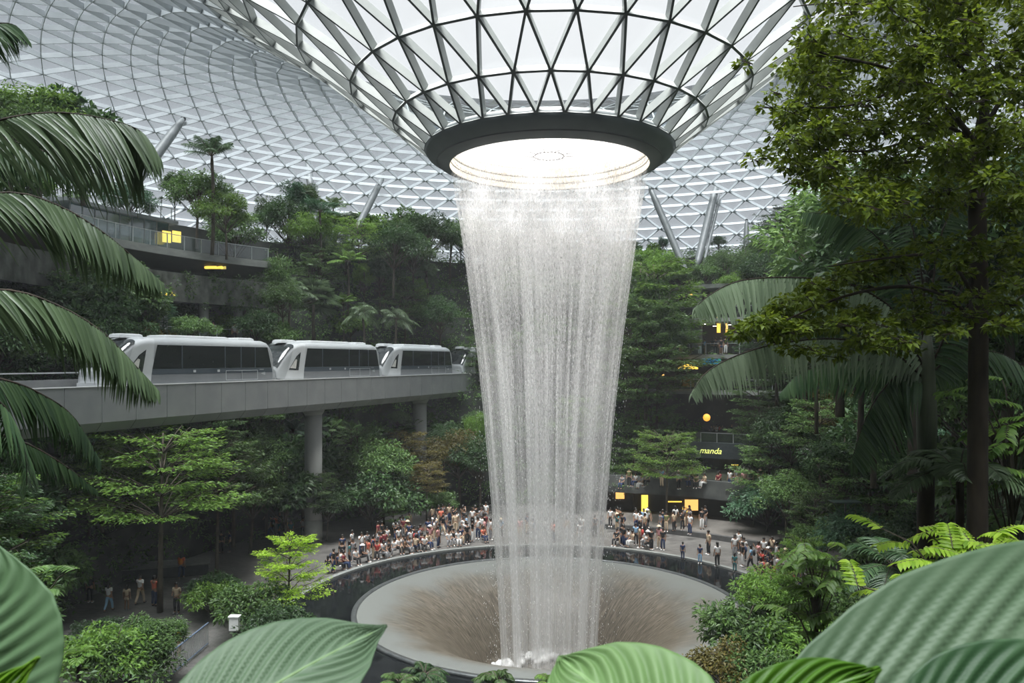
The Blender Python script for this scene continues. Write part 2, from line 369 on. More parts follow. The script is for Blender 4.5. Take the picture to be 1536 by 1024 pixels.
# ------------------------------------------------------------------ waterfall
def water_mat(name, dens, fine, seed, lo=.0):
    m, nt, b, o = base_mat(name); nt.nodes.remove(b)
    uv = nn(nt, 'ShaderNodeUVMap')
    def noise(sx, sy, det=3, rough=.6):
        mp = nn(nt, 'ShaderNodeMapping'); mp.inputs['Scale'].default_value = (sx, sy, 1); mp.inputs['Location'].default_value = (seed, seed*.7, seed)
        n = nn(nt, 'ShaderNodeTexNoise', noise_dimensions='2D'); n.inputs['Scale'].default_value = 1; n.inputs['Detail'].default_value = det; n.inputs['Roughness'].default_value = rough
        nt.links.new(uv.outputs[0], mp.inputs[0]); nt.links.new(mp.outputs[0], n.inputs['Vector']); return n.outputs[0]
    def mr(x, a, b_, c, d):
        r = nn(nt, 'ShaderNodeMapRange'); 
        for k, v in zip(('From Min', 'From Max', 'To Min', 'To Max'), (a, b_, c, d)): r.inputs[k].default_value = v
        nt.links.new(x, r.inputs['Value']); return r.outputs[0]
    def mth(op, x, y):
        r = nn(nt, 'ShaderNodeMath', operation=op)
        for i, v in enumerate((x, y)):
            if isinstance(v, float): r.inputs[i].default_value = v
            else: nt.links.new(v, r.inputs[i])
        return r.outputs[0]
    sep = nn(nt, 'ShaderNodeSeparateXYZ'); nt.links.new(uv.outputs[0], sep.inputs[0])   # v: metres below the ring
    drops = mr(noise(fine, fine*.30, 2, .75), .46, .58, 0, 1)       # separate drops, drawn out downward
    streak = mr(noise(3.4, .10, 3), .42, .68, .12, 1)
    bands = mr(noise(.8, .010, 2), .45, .60, .0, 1)
    low = mr(sep.outputs[1], 3.0, 24.0, 0, 1)
    hi = mr(sep.outputs[1], 3.6, 9.5, 1, 0)
    dropw = mth('ADD', mth('MULTIPLY', drops, mr(sep.outputs[1], 14.0, 26.0, 1, .25)), mth('MULTIPLY', low, .22))
    body = mth('MULTIPLY', dropw, mth('ADD', mth('MULTIPLY', streak, mr(bands, 0.0, 1.0, .5, 1.2)), mth('MULTIPLY', hi, .40)))
    body = mth('ADD', body, mth('MULTIPLY', mth('MULTIPLY', bands, low), .38))
    body = mth('ADD', body, mth('MULTIPLY', hi, .10))
    body = mth('ADD', body, .02)
    al = mth('MULTIPLY', mth('MULTIPLY', body, mr(sep.outputs[1], 1.2, 3.2, .3, 1)), dens); al = mth('ADD', al, lo)
    al = mth('MINIMUM', al, .97)
    d = nn(nt, 'ShaderNodeBsdfDiffuse'); d.inputs[0].default_value = (.97, .975, .98, 1)
    t2 = nn(nt, 'ShaderNodeBsdfTranslucent'); t2.inputs[0].default_value = (.98, .98, .985, 1)
    mx1 = nn(nt, 'ShaderNodeMixShader'); mx1.inputs[0].default_value = .5
    nt.links.new(d.outputs[0], mx1.inputs[1]); nt.links.new(t2.outputs[0], mx1.inputs[2])
    tr = nn(nt, 'ShaderNodeBsdfTransparent'); mx = nn(nt, 'ShaderNodeMixShader')
    nt.links.new(al, mx.inputs[0]); nt.links.new(tr.outputs[0], mx.inputs[1]); nt.links.new(mx1.outputs[0], mx.inputs[2]); nt.links.new(mx.outputs[0], o.inputs[0])
    return m
FALLP = [(5.52, 25.5), (5.50, 24.8), (5.38, 23.5), (5.05, 21.5), (4.72, 19.2), (4.36, 16.5), (4.02, 13.8), (3.72, 11), (3.45, 8), (3.2, 5), (2.98, 2), (2.8, -1), (2.65, -4.2)]
def waterfall():
    t = empty('waterfall', (AX, AY, -4.2))
    zs = np.linspace(25.5, -4.1, 60); rs = np.interp(-zs, [-p[1] for p in FALLP], [p[0] for p in FALLP])
    for k, (f, dens, fine) in enumerate([(1.0, .84, 13.0), (.955, .66, 16.0), (.90, .5, 11.0)]):
        n = 160; th = np.linspace(0, 2*math.pi, n+1)
        rs_ = np.random.RandomState(k)
        V = np.zeros((60, n+1, 3)); V[:, :, 0] = rs[:, None]*f*np.cos(th); V[:, :, 1] = rs[:, None]*f*np.sin(th); V[:, :, 2] = (zs+4.2)[:, None]
        wob = 1+.012*np.sin(th*13+k)[None, :]*((25-zs)/20)[:, None]; V[:, :, :2] *= wob[:, :, None]
        i, j = np.meshgrid(np.arange(59), np.arange(n), indexing='ij'); a = i*(n+1)+j
        Q = np.stack([a, a+1, a+n+2, a+n+1], -1).reshape(-1, 4)
        me = mesh_np('water_sheet', V, [Q], water_mat('water%d' % k, dens, fine, 3.1*k+1), smooth=True)
        uvl = me.uv_layers.new(name='UVMap'); U = np.zeros((60, n+1, 2)); U[:, :, 0] = th[None]*5.2; U[:, :, 1] = (25.5-zs)[:, None]
        U = U.reshape(-1, 2); uvl.data.foreach_set('uv', U[Q.ravel()].astype(np.float32).ravel())
        link(bpy.data.objects.new('water_sheet', me), t)
    # spray of drops thrown off round the sheet: tiny real drops
    rs_ = np.random.RandomState(5); n = 6000
    z = 25.0-29*rs_.uniform(0, 1, n)**.8; r = np.interp(-z, [-p[1] for p in FALLP], [p[0] for p in FALLP]); th = rs_.uniform(0, 2*math.pi, n)
    r = r+rs_.normal(size=n)*(.04+.022*(25-z)); s = rs_.uniform(.006, .014, n); 
    Pn = np.stack([r*np.cos(th), r*np.sin(th), z+4.2], 1)
    o8 = np.array([(1,0,0),(-1,0,0),(0,1,0),(0,-1,0),(0,0,4.5),(0,0,-4.5)])
    V = (Pn[:, None]+o8[None]*s[:, None, None]).reshape(-1, 3)
    fc = np.array([(0,2,4),(2,1,4),(1,3,4),(3,0,4),(2,0,5),(1,2,5),(3,1,5),(0,3,5)]); T = (np.arange(n)[:, None, None]*6+fc[None]).reshape(-1, 3)
    dr = link(bpy.data.objects.new('spray_drops', mesh_np('spray_drops', V, [T], mat('drops', (.85, .87, .88), rough=.2))), t); dr['kind'] = 'stuff'
    tag(t, 'tall white ring shaped waterfall dropping from the oculus into the round pool', 'waterfall', pos=(AX, AY, 10))
waterfall()

# ------------------------------------------------------------------ pool
def pool():
    t = empty('round_pool', (AX, AY, -4.3))
    m, nt, b, o = base_mat('wet_bowl')
    tc = nn(nt, 'ShaderNodeTexCoord'); n = nn(nt, 'ShaderNodeTexNoise', noise_dimensions='2D'); uv = nn(nt, 'ShaderNodeUVMap')
    mp = nn(nt, 'ShaderNodeMapping'); mp.inputs['Scale'].default_value = (26, 7, 1); nt.links.new(uv.outputs[0], mp.inputs[0])
    nt.links.new(mp.outputs[0], n.inputs['Vector']); n.inputs['Scale'].default_value = 2; n.inputs['Detail'].default_value = 6; n.inputs['Roughness'].default_value = .65; n.inputs['Distortion'].default_value = .6
    r = nn(nt, 'ShaderNodeValToRGB'); r.color_ramp.elements[0].position = .40; r.color_ramp.elements[0].color = (.07, .06, .045, 1)
    r.color_ramp.elements[1].position = .75; r.color_ramp.elements[1].color = (.22, .19, .15, 1)
    nt.links.new(n.outputs[0], r.inputs[0])
    # pale grey near the lip paints mist and reflected sky; streaked funnel below
    sep = nn(nt, 'ShaderNodeSeparateXYZ'); nt.links.new(uv.outputs[0], sep.inputs[0])
    n2 = nn(nt, 'ShaderNodeTexNoise'); n2.inputs['Scale'].default_value = .35; n2.inputs['Detail'].default_value = 3; nt.links.new(tc.outputs['Object'], n2.inputs['Vector'])
    ad = nn(nt, 'ShaderNodeMath', operation='MULTIPLY_ADD'); ad.inputs[1].default_value = .5; nt.links.new(n2.outputs[0], ad.inputs[0]); nt.links.new(sep.outputs[1], ad.inputs[2])
    mr = nn(nt, 'ShaderNodeMapRange', interpolation_type='SMOOTHSTEP'); mr.inputs['From Min'].default_value = .36; mr.inputs['From Max'].default_value = .66
    nt.links.new(ad.outputs[0], mr.inputs['Value'])
    mx = nn(nt, 'ShaderNodeMix', data_type='RGBA'); mx.inputs[6].default_value = (.16, .168, .16, 1)
    nt.links.new(mr.outputs[0], mx.inputs[0]); nt.links.new(r.outputs[0], mx.inputs[7]); nt.links.new(mx.outputs[2], b.inputs['Base Color'])
    b.inputs['Roughness'].default_value = .38; b.inputs['Specular IOR Level'].default_value = .5
    prof = [(10.7, .02), (10.2, .0), (9.5, -.10), (8.6, -.32), (7.6, -.70), (6.6, -1.25), (5.7, -1.95), (5.0, -2.7), (4.4, -3.45), (4.0, -4.0), (3.2, -4.15), (.02, -4.2)]
    prof = [tuple(p) for p in catmull([(a, 0, c) for a, c in prof], 48)[:, [0, 2]]]
    n_ = 192; th = np.linspace(0, 2*math.pi, n_+1); pr = np.array(prof); k = len(pr)
    V = np.zeros((n_+1, k, 3)); V[:, :, 0] = np.cos(th)[:, None]*pr[None, :, 0]; V[:, :, 1] = np.sin(th)[:, None]*pr[None, :, 0]; V[:, :, 2] = pr[None, :, 1]+4.3
    i, j = np.meshgrid(np.arange(n_), np.arange(k-1), indexing='ij'); a = i*k+j; Q = np.stack([a, a+1, a+k+1, a+k], -1).reshape(-1, 4)
    me = mesh_np('bowl', V, [Q], m, smooth=True); uvl = me.uv_layers.new(name='UVMap')
    U = np.zeros((n_+1, k, 2)); U[:, :, 0] = (th/(2*math.pi))[:, None]*8; U[:, :, 1] = np.linspace(0, 1, k)[None]
    uvl.data.foreach_set('uv', U.reshape(-1, 2)[Q.ravel()].astype(np.float32).ravel()); link(bpy.data.objects.new('bowl', me), t)
    mm = MB(); mm.lathe([(10.7, 4.32), (10.7, 4.38), (10.95, 4.40), (11.0, 4.36), (11.0, 4.2), (10.7, 4.2), (10.7, 4.32)], 128)
    mm.build('steel_lip', mat('steel_lip', (.10, .11, .115), (.16, .17, .17), .3, 3, metal=.5), t, True)
    gm = mat('black_granite', (.006, .007, .008), (.014, .016, .017), .06, 1.6, spec=.3, stretch=(1, 1, 1))
    mm = MB(); mm.lathe([(11.0, 4.26), (14.5, 4.30), (14.5, 4.0), (11.0, 3.9), (11.0, 4.26)], 128); mm.build('granite_apron', gm, t)
    mm = MB(); mm.lathe([(14.5, 4.0), (14.5, 4.42), (14.85, 4.42), (14.85, 4.0)], 128); mm.build('outer_kerb', mat('kerb', (.16, .17, .165), (.22, .23, .22), .5, 3), t)
    # churned foam where the fall lands
    rs = np.random.RandomState(3); mm = MB()
    for k2 in range(150):
        a = rs.uniform(0, 2*math.pi); r2 = 2.9+rs.normal()*.45; s = rs.uniform(.14, .42)
        mm.sphere((r2*math.cos(a), r2*math.sin(a), .22+rs.uniform(0, .25)), (s, s, s*.7), 8, 5)
    mm.build('foam', mat('foam', (.8, .81, .8), (.9, .9, .9), .9, 6, bump=.4), t, True)['kind'] = 'stuff'
    tag(t, 'round sunken pool with dark granite rim and grey funnel bowl under the waterfall', 'pool', pos=(AX, AY, 0))
pool()

# ------------------------------------------------------------------ floor and terraces
def paving():
    m, nt, b, o = base_mat('paving')
    tc = nn(nt, 'ShaderNodeTexCoord'); br = nn(nt, 'ShaderNodeTexBrick'); br.inputs['Scale'].default_value = 1.6
    br.inputs['Color1'].default_value = (.13, .125, .12, 1); br.inputs['Color2'].default_value = (.20, .19, .18, 1); br.inputs['Mortar'].default_value = (.075, .075, .072, 1)
    br.inputs['Mortar Size'].default_value = .012; nt.links.new(tc.outputs['Object'], br.inputs['Vector'])
    n = nn(nt, 'ShaderNodeTexNoise'); n.inputs['Scale'].default_value = .5; n.inputs['Detail'].default_value = 6; nt.links.new(tc.outputs['Object'], n.inputs['Vector'])
    mx = nn(nt, 'ShaderNodeMix', data_type='RGBA', blend_type='MULTIPLY'); mx.inputs[0].default_value = .5
    nt.links.new(br.outputs[0], mx.inputs[6]); nt.links.new(n.outputs[0], mx.inputs[7]); nt.links.new(mx.outputs[2], b.inputs['Base Color'])
    mr = nn(nt, 'ShaderNodeMapRange'); mr.inputs['To Min'].default_value = .22; mr.inputs['To Max'].default_value = .6
    nt.links.new(n.outputs[0], mr.inputs['Value']); nt.links.new(mr.outputs[0], b.inputs['Roughness'])
    return m
fl = MB(); fl.lathe([(14.8, -.02), (22, -.02), (34, -.02), (40, -.02)], 96, (AX, AY, 0)); struct(fl.build('floor', paving()))
LZ = [0, 3.3, 7, 11, 15, 19, 22.5, 26]
ANG = [-90, -60, -30, 0, 30, 50, 60, 72, 90, 120, 140, 160, 180, 205, 230, 270]
RR = {-90: [25.5, 31, 42.8, 49, 53, 57, 60], -60: [25, 30, 42, 46, 52, 56, 60], -30: [24.5, 28, 32, 37, 42, 46, 50], 0: [24.5, 27.5, 30.5, 34, 38, 42, 46],
      30: [25.5, 29.5, 33, 36, 39, 42, 46], 50: [31, 38, 40.5, 42, 43, 44, 47], 60: [31, 38, 42, 43, 43.6, 44.2, 48], 72: [31.5, 37, 42, 43, 43.8, 44.6, 49], 90: [33, 36, 39, 42.5, 46, 49.5, 53],
      120: [31, 33.5, 35.5, 37.5, 39.5, 41, 45], 140: [28.5, 29.5, 30.5, 32, 36.4, 36.6, 40], 160: [27, 28, 29, 30.5, 36.4, 36.6, 39.5], 180: [27, 28, 29, 30.5, 36.4, 36.6, 39.5],
      205: [26, 28, 30, 33, 36, 38, 42], 230: [26, 29.5, 41, 43, 47, 51, 55]}
RR[270] = RR[-90]
def Rk(deg):
    d = ((deg+90) % 360)-90
    return np.array([np.interp(d, ANG, [RR[a][k] for a in ANG]) for k in range(7)])
def ground_z(x, y):
    r = math.hypot(x-AX, y-AY); R = Rk(math.degrees(math.atan2(y-AY, x-AX)))
    return LZ[int((R < r).sum())]
def terrain():
    n = 240; V = []; Q = []; mi = []
    for i in range(n):
        a = i/n*360; R = Rk(a); pr = []
        for k in range(7):
            pr += [(R[k], LZ[k]), (R[k]+.02, LZ[k+1])]
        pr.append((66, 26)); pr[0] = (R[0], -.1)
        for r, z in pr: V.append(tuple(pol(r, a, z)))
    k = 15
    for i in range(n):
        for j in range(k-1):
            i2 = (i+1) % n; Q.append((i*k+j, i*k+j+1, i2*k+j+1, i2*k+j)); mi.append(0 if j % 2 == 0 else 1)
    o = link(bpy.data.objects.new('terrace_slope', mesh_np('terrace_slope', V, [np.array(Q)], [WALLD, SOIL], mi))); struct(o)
terrain()

# ------------------------------------------------------------------ curved decks, recesses, railings
def railing(name, r, z, a0, a1, label, h=1.1, group=None, mats=(RAILM, GLASSB), step=1.5, c=(AX, AY, 0)):
    am = (a0+a1)/2; t = empty(name, pol(r, am, z)); inv = -np.array(tuple(pol(r, am, z)))
    cc = (c[0]+inv[0], c[1]+inv[1], inv[2])
    n = max(4, int(abs(a1-a0)/2)+2)
    m = MB(); m.lathe([(r-.03, z+h-.05), (r+.03, z+h-.05), (r+.03, z+h), (r-.03, z+h), (r-.03, z+h-.05)], n, cc, 0, a0, a1); m.build('handrail', mats[0], t)
    m = MB(); m.lathe([(r, z+.06), (r, z+h-.08)], n, cc, 0, a0, a1); m.build('glass_infill', mats[1], t)
    k = max(2, int(abs(a1-a0)*math.pi/180*r/step))
    for i in range(k+1):
        a = a0+(a1-a0)*i/k; p = pol(r-.03, a, z+h/2)
        m = MB(); m.box(np.array(tuple(p))+inv, (.06, .05, h), math.radians(a)); m.build('post', mats[0], t)
    tag(t, label, 'railing', group, pos=tuple(pol(r, am, z)))
    return t
def deck(name, r0, r1, z, th, a0, a1, label, m=SLAB, n=28):
    o = MB().ringslab(r0, r1, z-th, z, a0, a1, n).build(name, m); struct(o); return o
PLF = mat('planted_fascia', (.035, .042, .03), (.16, .165, .15), .9, 1.4, bump=.6, stretch=(1, 1, .6), detail=8)
# left building (behind and above the train)
deck('terrace_slab', 30.6, 40, 22.3, .55, 136.5, 186, '')
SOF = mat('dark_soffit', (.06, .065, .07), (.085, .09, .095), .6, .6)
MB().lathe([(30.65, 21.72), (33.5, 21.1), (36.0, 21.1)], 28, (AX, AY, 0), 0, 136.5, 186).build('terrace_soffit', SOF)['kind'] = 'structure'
deck('terrace_slab', 30.9, 40, 19.0, .4, 137, 186, '')
o = MB().ringslab(30.7, 31.0, 18.4, 20.55, 137, 186, 28).build('planted_parapet', PLF); struct(o)
deck('terrace_slab', 30.2, 40, 15.4, .4, 137, 186, '')
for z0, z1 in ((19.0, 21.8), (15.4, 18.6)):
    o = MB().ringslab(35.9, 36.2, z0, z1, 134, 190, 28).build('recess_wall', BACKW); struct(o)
railing('glass_railing', 30.75, 22.3, 137, 185, 'long glass railing on the upper left deck above the train')
railing('glass_railing', 30.35, 15.4, 137.5, 184, 'glass railing on the lower left deck just above the train roof')
for k, a in enumerate([140.5, 146, 152.5, 160, 168]):
    p = pol(32.2, a, 15.4); m = MB(); m.tube([(0, 0, 0), (0, 0, 3.2)], .38, 16)
    o = m.build('deck_column', CONCP, None, True); o.location = p
    tag(o, 'round concrete column under the left deck behind the train', 'column', 'columns under the left deck')
# lamps and lit panels in the left recess
def lamp_box(name, p, d, m, label, cat='lamp', rz=0, group=None, parts=True):
    t = empty(name, p, rz); q = MB(); q.box((0, 0, 0), d); q.build('diffuser', m, t)
    q = MB(); q.box((0, 0, d[2]/2+.03), (d[0]+.06, d[1]+.06, .05)); q.build('housing', DARKM, t)
    tag(t, label, cat, group); return t
lamp_box('ceiling_lamp', P(316, 401, 62.0), (.9, .25, .2), YEL, 'glowing yellow lamp under the left deck soffit, the left one')
lamp_box('ceiling_lamp', P(327, 401, 62.6), (.7, .25, .2), YEL, 'glowing yellow lamp under the left deck soffit, the middle one')
lamp_box('wall_lamp', P(335, 397, 62.8), (.4, .15, .7), mat('dim_yellow', (.4, .35, .1), emit=(.9, .75, .2), es=.35), 'dim yellow wall panel under the left deck, beside the lamps')
for k, px in enumerate([250, 265]):
    lamp_box('lit_panel', P(px, 355, 59.5), (.65, .12, .85), mat('lit_panel%d' % k, (.5, .42, .15), emit=(1, .72, .12), es=.75),
             'yellow lit panel on the upper left deck, the %s of two' % ['left', 'right'][k], 'panel', rz=math.radians(55))
# teal glass pavilion on the upper left deck
def pavilion():
    a0, a1 = 151, 166; t = empty('glass_pavilion', pol(33, 158, 22.3)); inv = -np.array(tuple(t.location)); cc = (AX+inv[0], AY+inv[1], inv[2])
    m = MB(); m.lathe([(32.6, 22.35), (32.6, 24.5)], 14, cc, 0, a0, a1); m.build('glass_wall', GLASST, t)
    m = MB(); m.ringslab(32.2, 36, 24.5, 24.75, a0-1, a1+1, 14, 0, cc); m.build('flat_roof', STEEL, t)
    m = MB(); m.lathe([(35.9, 22.3), (35.9, 24.5)], 14, cc, 0, a0, a1); m.build('back_wall', mat('teal_wall', (.05, .16, .18), (.09, .24, .27), .4), t)
    for k in range(9):
        a = a0+(a1-a0)*k/8; m = MB(); m.box(np.array(tuple(pol(32.6, a, 23.4)))+inv, (.07, .07, 2.2), math.radians(a)); m.build('mullion', STEEL, t)
    m = MB()
    m.lathe([(32.25, 25.6), (32.3, 25.6), (32.3, 25.66), (32.25, 25.66), (32.25, 25.6)], 14, cc, 0, a0-1, a1+1)
    for k in range(10):
        a = a0+(a1-a0)*k/9; m.box(np.array(tuple(pol(32.28, a, 25.2)))+inv, (.05, .05, .9), math.radians(a))
    m.build('roof_rail', RAILM, t)
    tag(t, 'teal glass pavilion with flat grey roof and railing on the upper left deck', 'pavilion')
pavilion()
# yellow festoon lights along the left slope
def festoon(pts, n, label):
    t = empty('string_lights', pts[0]); c = catmull(pts, n); b = np.array(tuple(pts[0]))
    m = MB(); m.tube(c-b, .015, 4); m.build('cable', DARKM, t)
    m = MB()
    for k in range(n):
        p = c[k]-b+np.array([RN.uniform(-.1, .1), RN.uniform(-.2, .2), RN.uniform(-.12, .1)]); m.sphere(p, RN.uniform(.05, .10), 6, 4)
    m.build('bulbs', YEL, t)['kind'] = 'stuff'
    tag(t, label, 'string lights')
festoon([P(-10, 417, 50), P(20, 419, 50), P(50, 417, 51), P(90, 424, 52)], 42, 'string of yellow lights at the left edge between the palm fronds')
festoon([P(170, 428, 54), P(200, 438, 54.5), P(225, 442, 55), P(262, 440, 57)], 36, 'string of small yellow lights left of the planted parapet')
# right building
for z, a0, a1, r in ((21.7, 50, 74, 37.5), (18.3, 50, 70, 36.8), (14.7, 50, 72, 36.2), (11.2, 50, 74, 35.8), (6.0, 46, 66, 36.0)):
    deck('balcony_slab', r, 45, z, .38, a0, a1, '')
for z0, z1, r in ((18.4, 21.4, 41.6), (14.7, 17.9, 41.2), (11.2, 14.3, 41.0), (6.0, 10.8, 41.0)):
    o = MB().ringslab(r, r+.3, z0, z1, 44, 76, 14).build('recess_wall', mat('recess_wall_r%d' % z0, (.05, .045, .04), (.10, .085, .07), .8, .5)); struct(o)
for z, a0, a1, r, nm in ((18.3, 52, 67, 36.9, 'third balcony up on the right'), (14.7, 52, 70, 36.3, 'middle right balcony where people stand'), (11.2, 52, 72, 35.9, 'low right balcony above the yellow lights'), (6.0, 48, 63, 36.1, 'lowest right balcony above the sign')):
    railing('balcony_railing', r, z, a0, a1, 'glass railing along the '+nm)
for k, (px, py, z) in enumerate([(1046, 490, 0), (1046, 450, 0)]):
    o = MB().tube([(0, 0, 0), (0, 0, 3.2)], .5, 16).build('balcony_column', CONCP, None, True); p = P(px, 500, 79); o.location = (p.x, p.y, 14.7 if k == 0 else 18.35)
    tag(o, ['round grey column on the middle right balcony', 'round grey column on the third right balcony'][k], 'column')
o = MB().ringslab(37.8, 38.1, 18.5, 21.3, 67.5, 72, 4).build('wall_panel', mat('beige_panel', (.20, .18, .16), (.26, .24, .21), .7)); struct(o)
o = MB().ringslab(37.4, 37.7, 15.9, 18.3, 66.5, 72, 4).build('wall_panel', mat('beige_panel_b', (.22, .195, .17), (.28, .25, .22), .7)); struct(o)
for k, (px, py, d, mt) in enumerate([(1078, 487, (.35, .1, 1.6), YEL), (1090, 490, (.2, .1, 1.4), WARM), (1037, 442, (.5, .2, .15), WARM), (1011, 568, (.25, .25, .2), WARM), (990, 562, (.8, .2, .15), WARM)]):
    lamp_box('wall_lamp', P(px, py, 79.5 if k < 3 else 77.5), d, mt, ['tall yellow lit panel behind the middle right balcony', 'narrow amber lit panel behind the middle right balcony',
             'small amber lamp under the top right balcony', 'small lamp above the low right balcony', 'amber strip lamp behind the trees on the low right balcony'][k])
for k, (px, py) in enumerate([(1056, 486), (1072, 489), (1094, 487), (1088, 479)]):
    lamp_box('downlight', P(px, py, 79), (.3, .3, .06), WHITEL, 'small white ceiling downlight over the middle right balcony', 'lamp', group='downlights over the right balcony')
# blue sign, yellow umbrella stall
def blue_sign():
    t = empty('blue_sign', P(1066, 539, 78.6)); MB().box((0, 0, 0), (1.7, .12, .95)).build('sign_board', mat('sign_blue', (.02, .18, .35), (.03, .25, .45), emit=(.02, .25, .5), es=.35), t)
    MB().box((.85, -.07, 0), (.3, .1, .95)).build('edge_panel', mat('sign_teal', (.05, .3, .25), emit=(.1, .5, .4), es=.25), t)
    tag(t, 'blue lit sign hanging under the middle right balcony', 'sign')
blue_sign()
def stall():
    t = empty('market_stall', P(1032, 580, 77)); MB().lathe([(.02, 2.3), (1.0, 1.9), (1.0, 1.75)], 12).build('yellow_canopy', YEL, t)
    MB().tube([(0, 0, 0), (0, 0, 2.2)], .05, 8).build('pole', DARKM, t)
    MB().box((0, 0, .45), (1.1, .7, .9)).build('counter', mat('counter', (.3, .18, .05), (.4, .25, .08)), t)
    tag(t, 'small stall with yellow canopy on the low right balcony', 'stall')
stall()
# restaurant sign below the lowest right balcony, lit yellow letters
def rsign():
    t = empty('restaurant_sign', on_arc(1085, 676, 35.3), math.radians(-28)); MB().box((0, 0, 0), (6.6, .25, 1.5)).build('dark_fascia', mat('fascia_blue', (.03, .04, .045), (.05, .06, .065), .6), t)
    cu = bpy.data.curves.new('lettering', 'FONT'); cu.body = 'manda'; cu.size = .8; cu.extrude = .03; cu.align_x = 'CENTER'; cu.shear = .3
    lo = bpy.data.objects.new('lettering', cu); COL.objects.link(lo); dg = bpy.context.evaluated_depsgraph_get(); dg.update()
    me = bpy.data.meshes.new_from_object(lo.evaluated_get(dg)); bpy.data.objects.remove(lo)
    me.materials.clear(); me.materials.append(mat('sign_letters', (.8, .8, .2), emit=(.8, .85, .25), es=.6))
    lt = link(bpy.data.objects.new('lettering', me), t); lt.location = (-1.2, -.16, -.3); lt.rotation_euler = (math.pi/2, 0, 0)
    tag(t, 'dark restaurant fascia with yellow lit lettering under the lowest right balcony', 'sign')
rsign()
# ground level shops on the right with a dining deck above
deck('dining_deck', 27.2, 33.5, 3.1, .55, 30, 84, '')
o = MB().ringslab(27.0, 27.3, 2.2, 3.75, 30, 84, 30).build('deck_parapet', mat('deck_fascia', (.05, .055, .055), (.10, .105, .10), .6, 1)); struct(o)
o = MB().ringslab(30.7, 31.0, 0, 2.6, 28, 86, 30).build('shop_wall', mat('shop_wall', (.03, .028, .025), (.06, .055, .05), .5, .6)); struct(o)
for k, (px, py, w_, h_, mt) in enumerate([(967, 758, .6, 2.0, YEL), (930, 735, .8, 1.6, WARM), (1038, 757, 1.3, 1.0, WARM), (1012, 752, 1.6, .12, YEL), (1028, 764, .5, .5, YEL)]):
    lamp_box('shop_light', on_arc(px, py, 30.5), (w_, .12, h_), mt if k else mat('shop_yellow', (.5, .4, .1), emit=(1, .7, .1), es=.9), ['tall yellow doorway light left end of the ground floor shops', 'amber panel beside the waterfall on the shop wall',
             'wide amber shop display behind the crowd', 'thin yellow strip light over the shop front', 'small yellow shop lamp beside the amber display'][k])
for k, (px, py, w_) in enumerate([(1085, 685, 1.2), (1113, 690, .7), (1108, 697, 1.4)]):
    lamp_box('strip_lamp', P(px, py, 76.5), (w_, .08, .07), YEL, 'thin yellow strip lamp in the restaurant below the sign, %s' % ['upper left one', 'upper right one', 'lower one'][k])
for k, (px, py, c, s) in enumerate([(1060, 626, 'orange', .35), (1178, 645, 'orange', .45), (1160, 629, 'pale', .15)]):
    t = empty('lantern', P(px, py, 74)); q = MB(); q.sphere((0, 0, 0), s, 12, 8); q.build('shade', mat('lantern%d' % k, (.7, .3, .05), emit=(1, .42, .05) if k < 2 else (1, .8, .5), es=.8), t, True)
    q = MB(); q.tube([(0, 0, s), (0, 0, s+.5)], .02, 5); q.build('cord', DARKM, t)
    tag(t, ['orange lantern above the lowest right balcony', 'round orange lantern among the trees right of the lowest balcony', 'small pale lantern right of the lowest balcony'][k], 'lantern')
# low kerb / bench step on the right plaza, planter bench at the left
o = MB().ringslab(21.6, 22.0, -.02, .38, 40, 80, 24).build('plaza_step', mat('step_dark', (.05, .05, .05), (.08, .08, .08), .5)); struct(o)
o = MB().ringslab(22.0, 27.6, -.02, .36, 40, 80, 24).build('plaza_platform', mat('platform', (.11, .10, .09), (.15, .14, .13), .5)); struct(o)
def planter():
    t = empty('planter_bench', (-22.6, 50.5, 0), .35)
    MB().box((0, 0, .35), (5.5, 1.6, .7)).build('base', mat('bench_dark', (.02, .024, .026), (.04, .045, .05), .4), t)
    MB().box((0, 0, .74), (5.7, 1.8, .08)).build('seat', mat('bench_top', (.12, .125, .12), (.18, .18, .17), .5), t)
    tag(t, 'long dark planter bench on the plaza at the left', 'bench')
planter()
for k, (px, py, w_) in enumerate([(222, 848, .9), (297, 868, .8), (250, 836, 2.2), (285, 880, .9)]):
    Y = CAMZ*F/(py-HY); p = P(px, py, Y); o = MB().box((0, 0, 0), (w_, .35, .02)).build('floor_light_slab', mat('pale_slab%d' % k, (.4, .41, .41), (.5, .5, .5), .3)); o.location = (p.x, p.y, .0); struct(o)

# ------------------------------------------------------------------ slanted roof struts
def strut(px0, py0, Y0, px1, py1, Y1, r, label):
    a, b = P(px0, py0, Y0), P(px1, py1, Y1); d = b-a; t = empty('roof_strut', a)
    m = MB(); m.tube([d*k for k in (0, .06, .2, .5, .8, .94, 1)], [r*.5, r*.8, r, r*1.08, r, r*.75, r*.4], 14); m.build('shaft', STEEL, t, True)
    m = MB(); m.sphere((0, 0, 0), r*.75, 10, 7); m.build('base_joint', DARKM, t, True)
    m = MB(); m.sphere(tuple(d), r*.6, 10, 7); m.build('head_joint', DARKM, t, True)
    tag(t, label, 'strut', pos=tuple(a+d*.5))
strut(180, 305, 64, 275, 178, 74, .42, 'thick slanted grey strut rising from the glass pavilion to the roof')
strut(162, 330, 62, 162, 228, 70, .40, 'upright grey strut at the left end of the glass pavilion')
strut(474, 345, 82, 461, 238, 90, .40, 'nearly upright grey strut above the second train car')
strut(452, 340, 84, 455, 280, 90, .22, 'thin grey strut just left of the nearly upright one')
strut(532, 350, 84, 575, 264, 92, .38, 'slanted grey strut leaning right above the third train car')
strut(320, 345, 72, 322, 290, 78, .45, 'short grey strut beside the round crowned tree above the left deck')
strut(1032, 415, 86, 973, 277, 92, .38, 'grey strut leaning left just right of the waterfall')
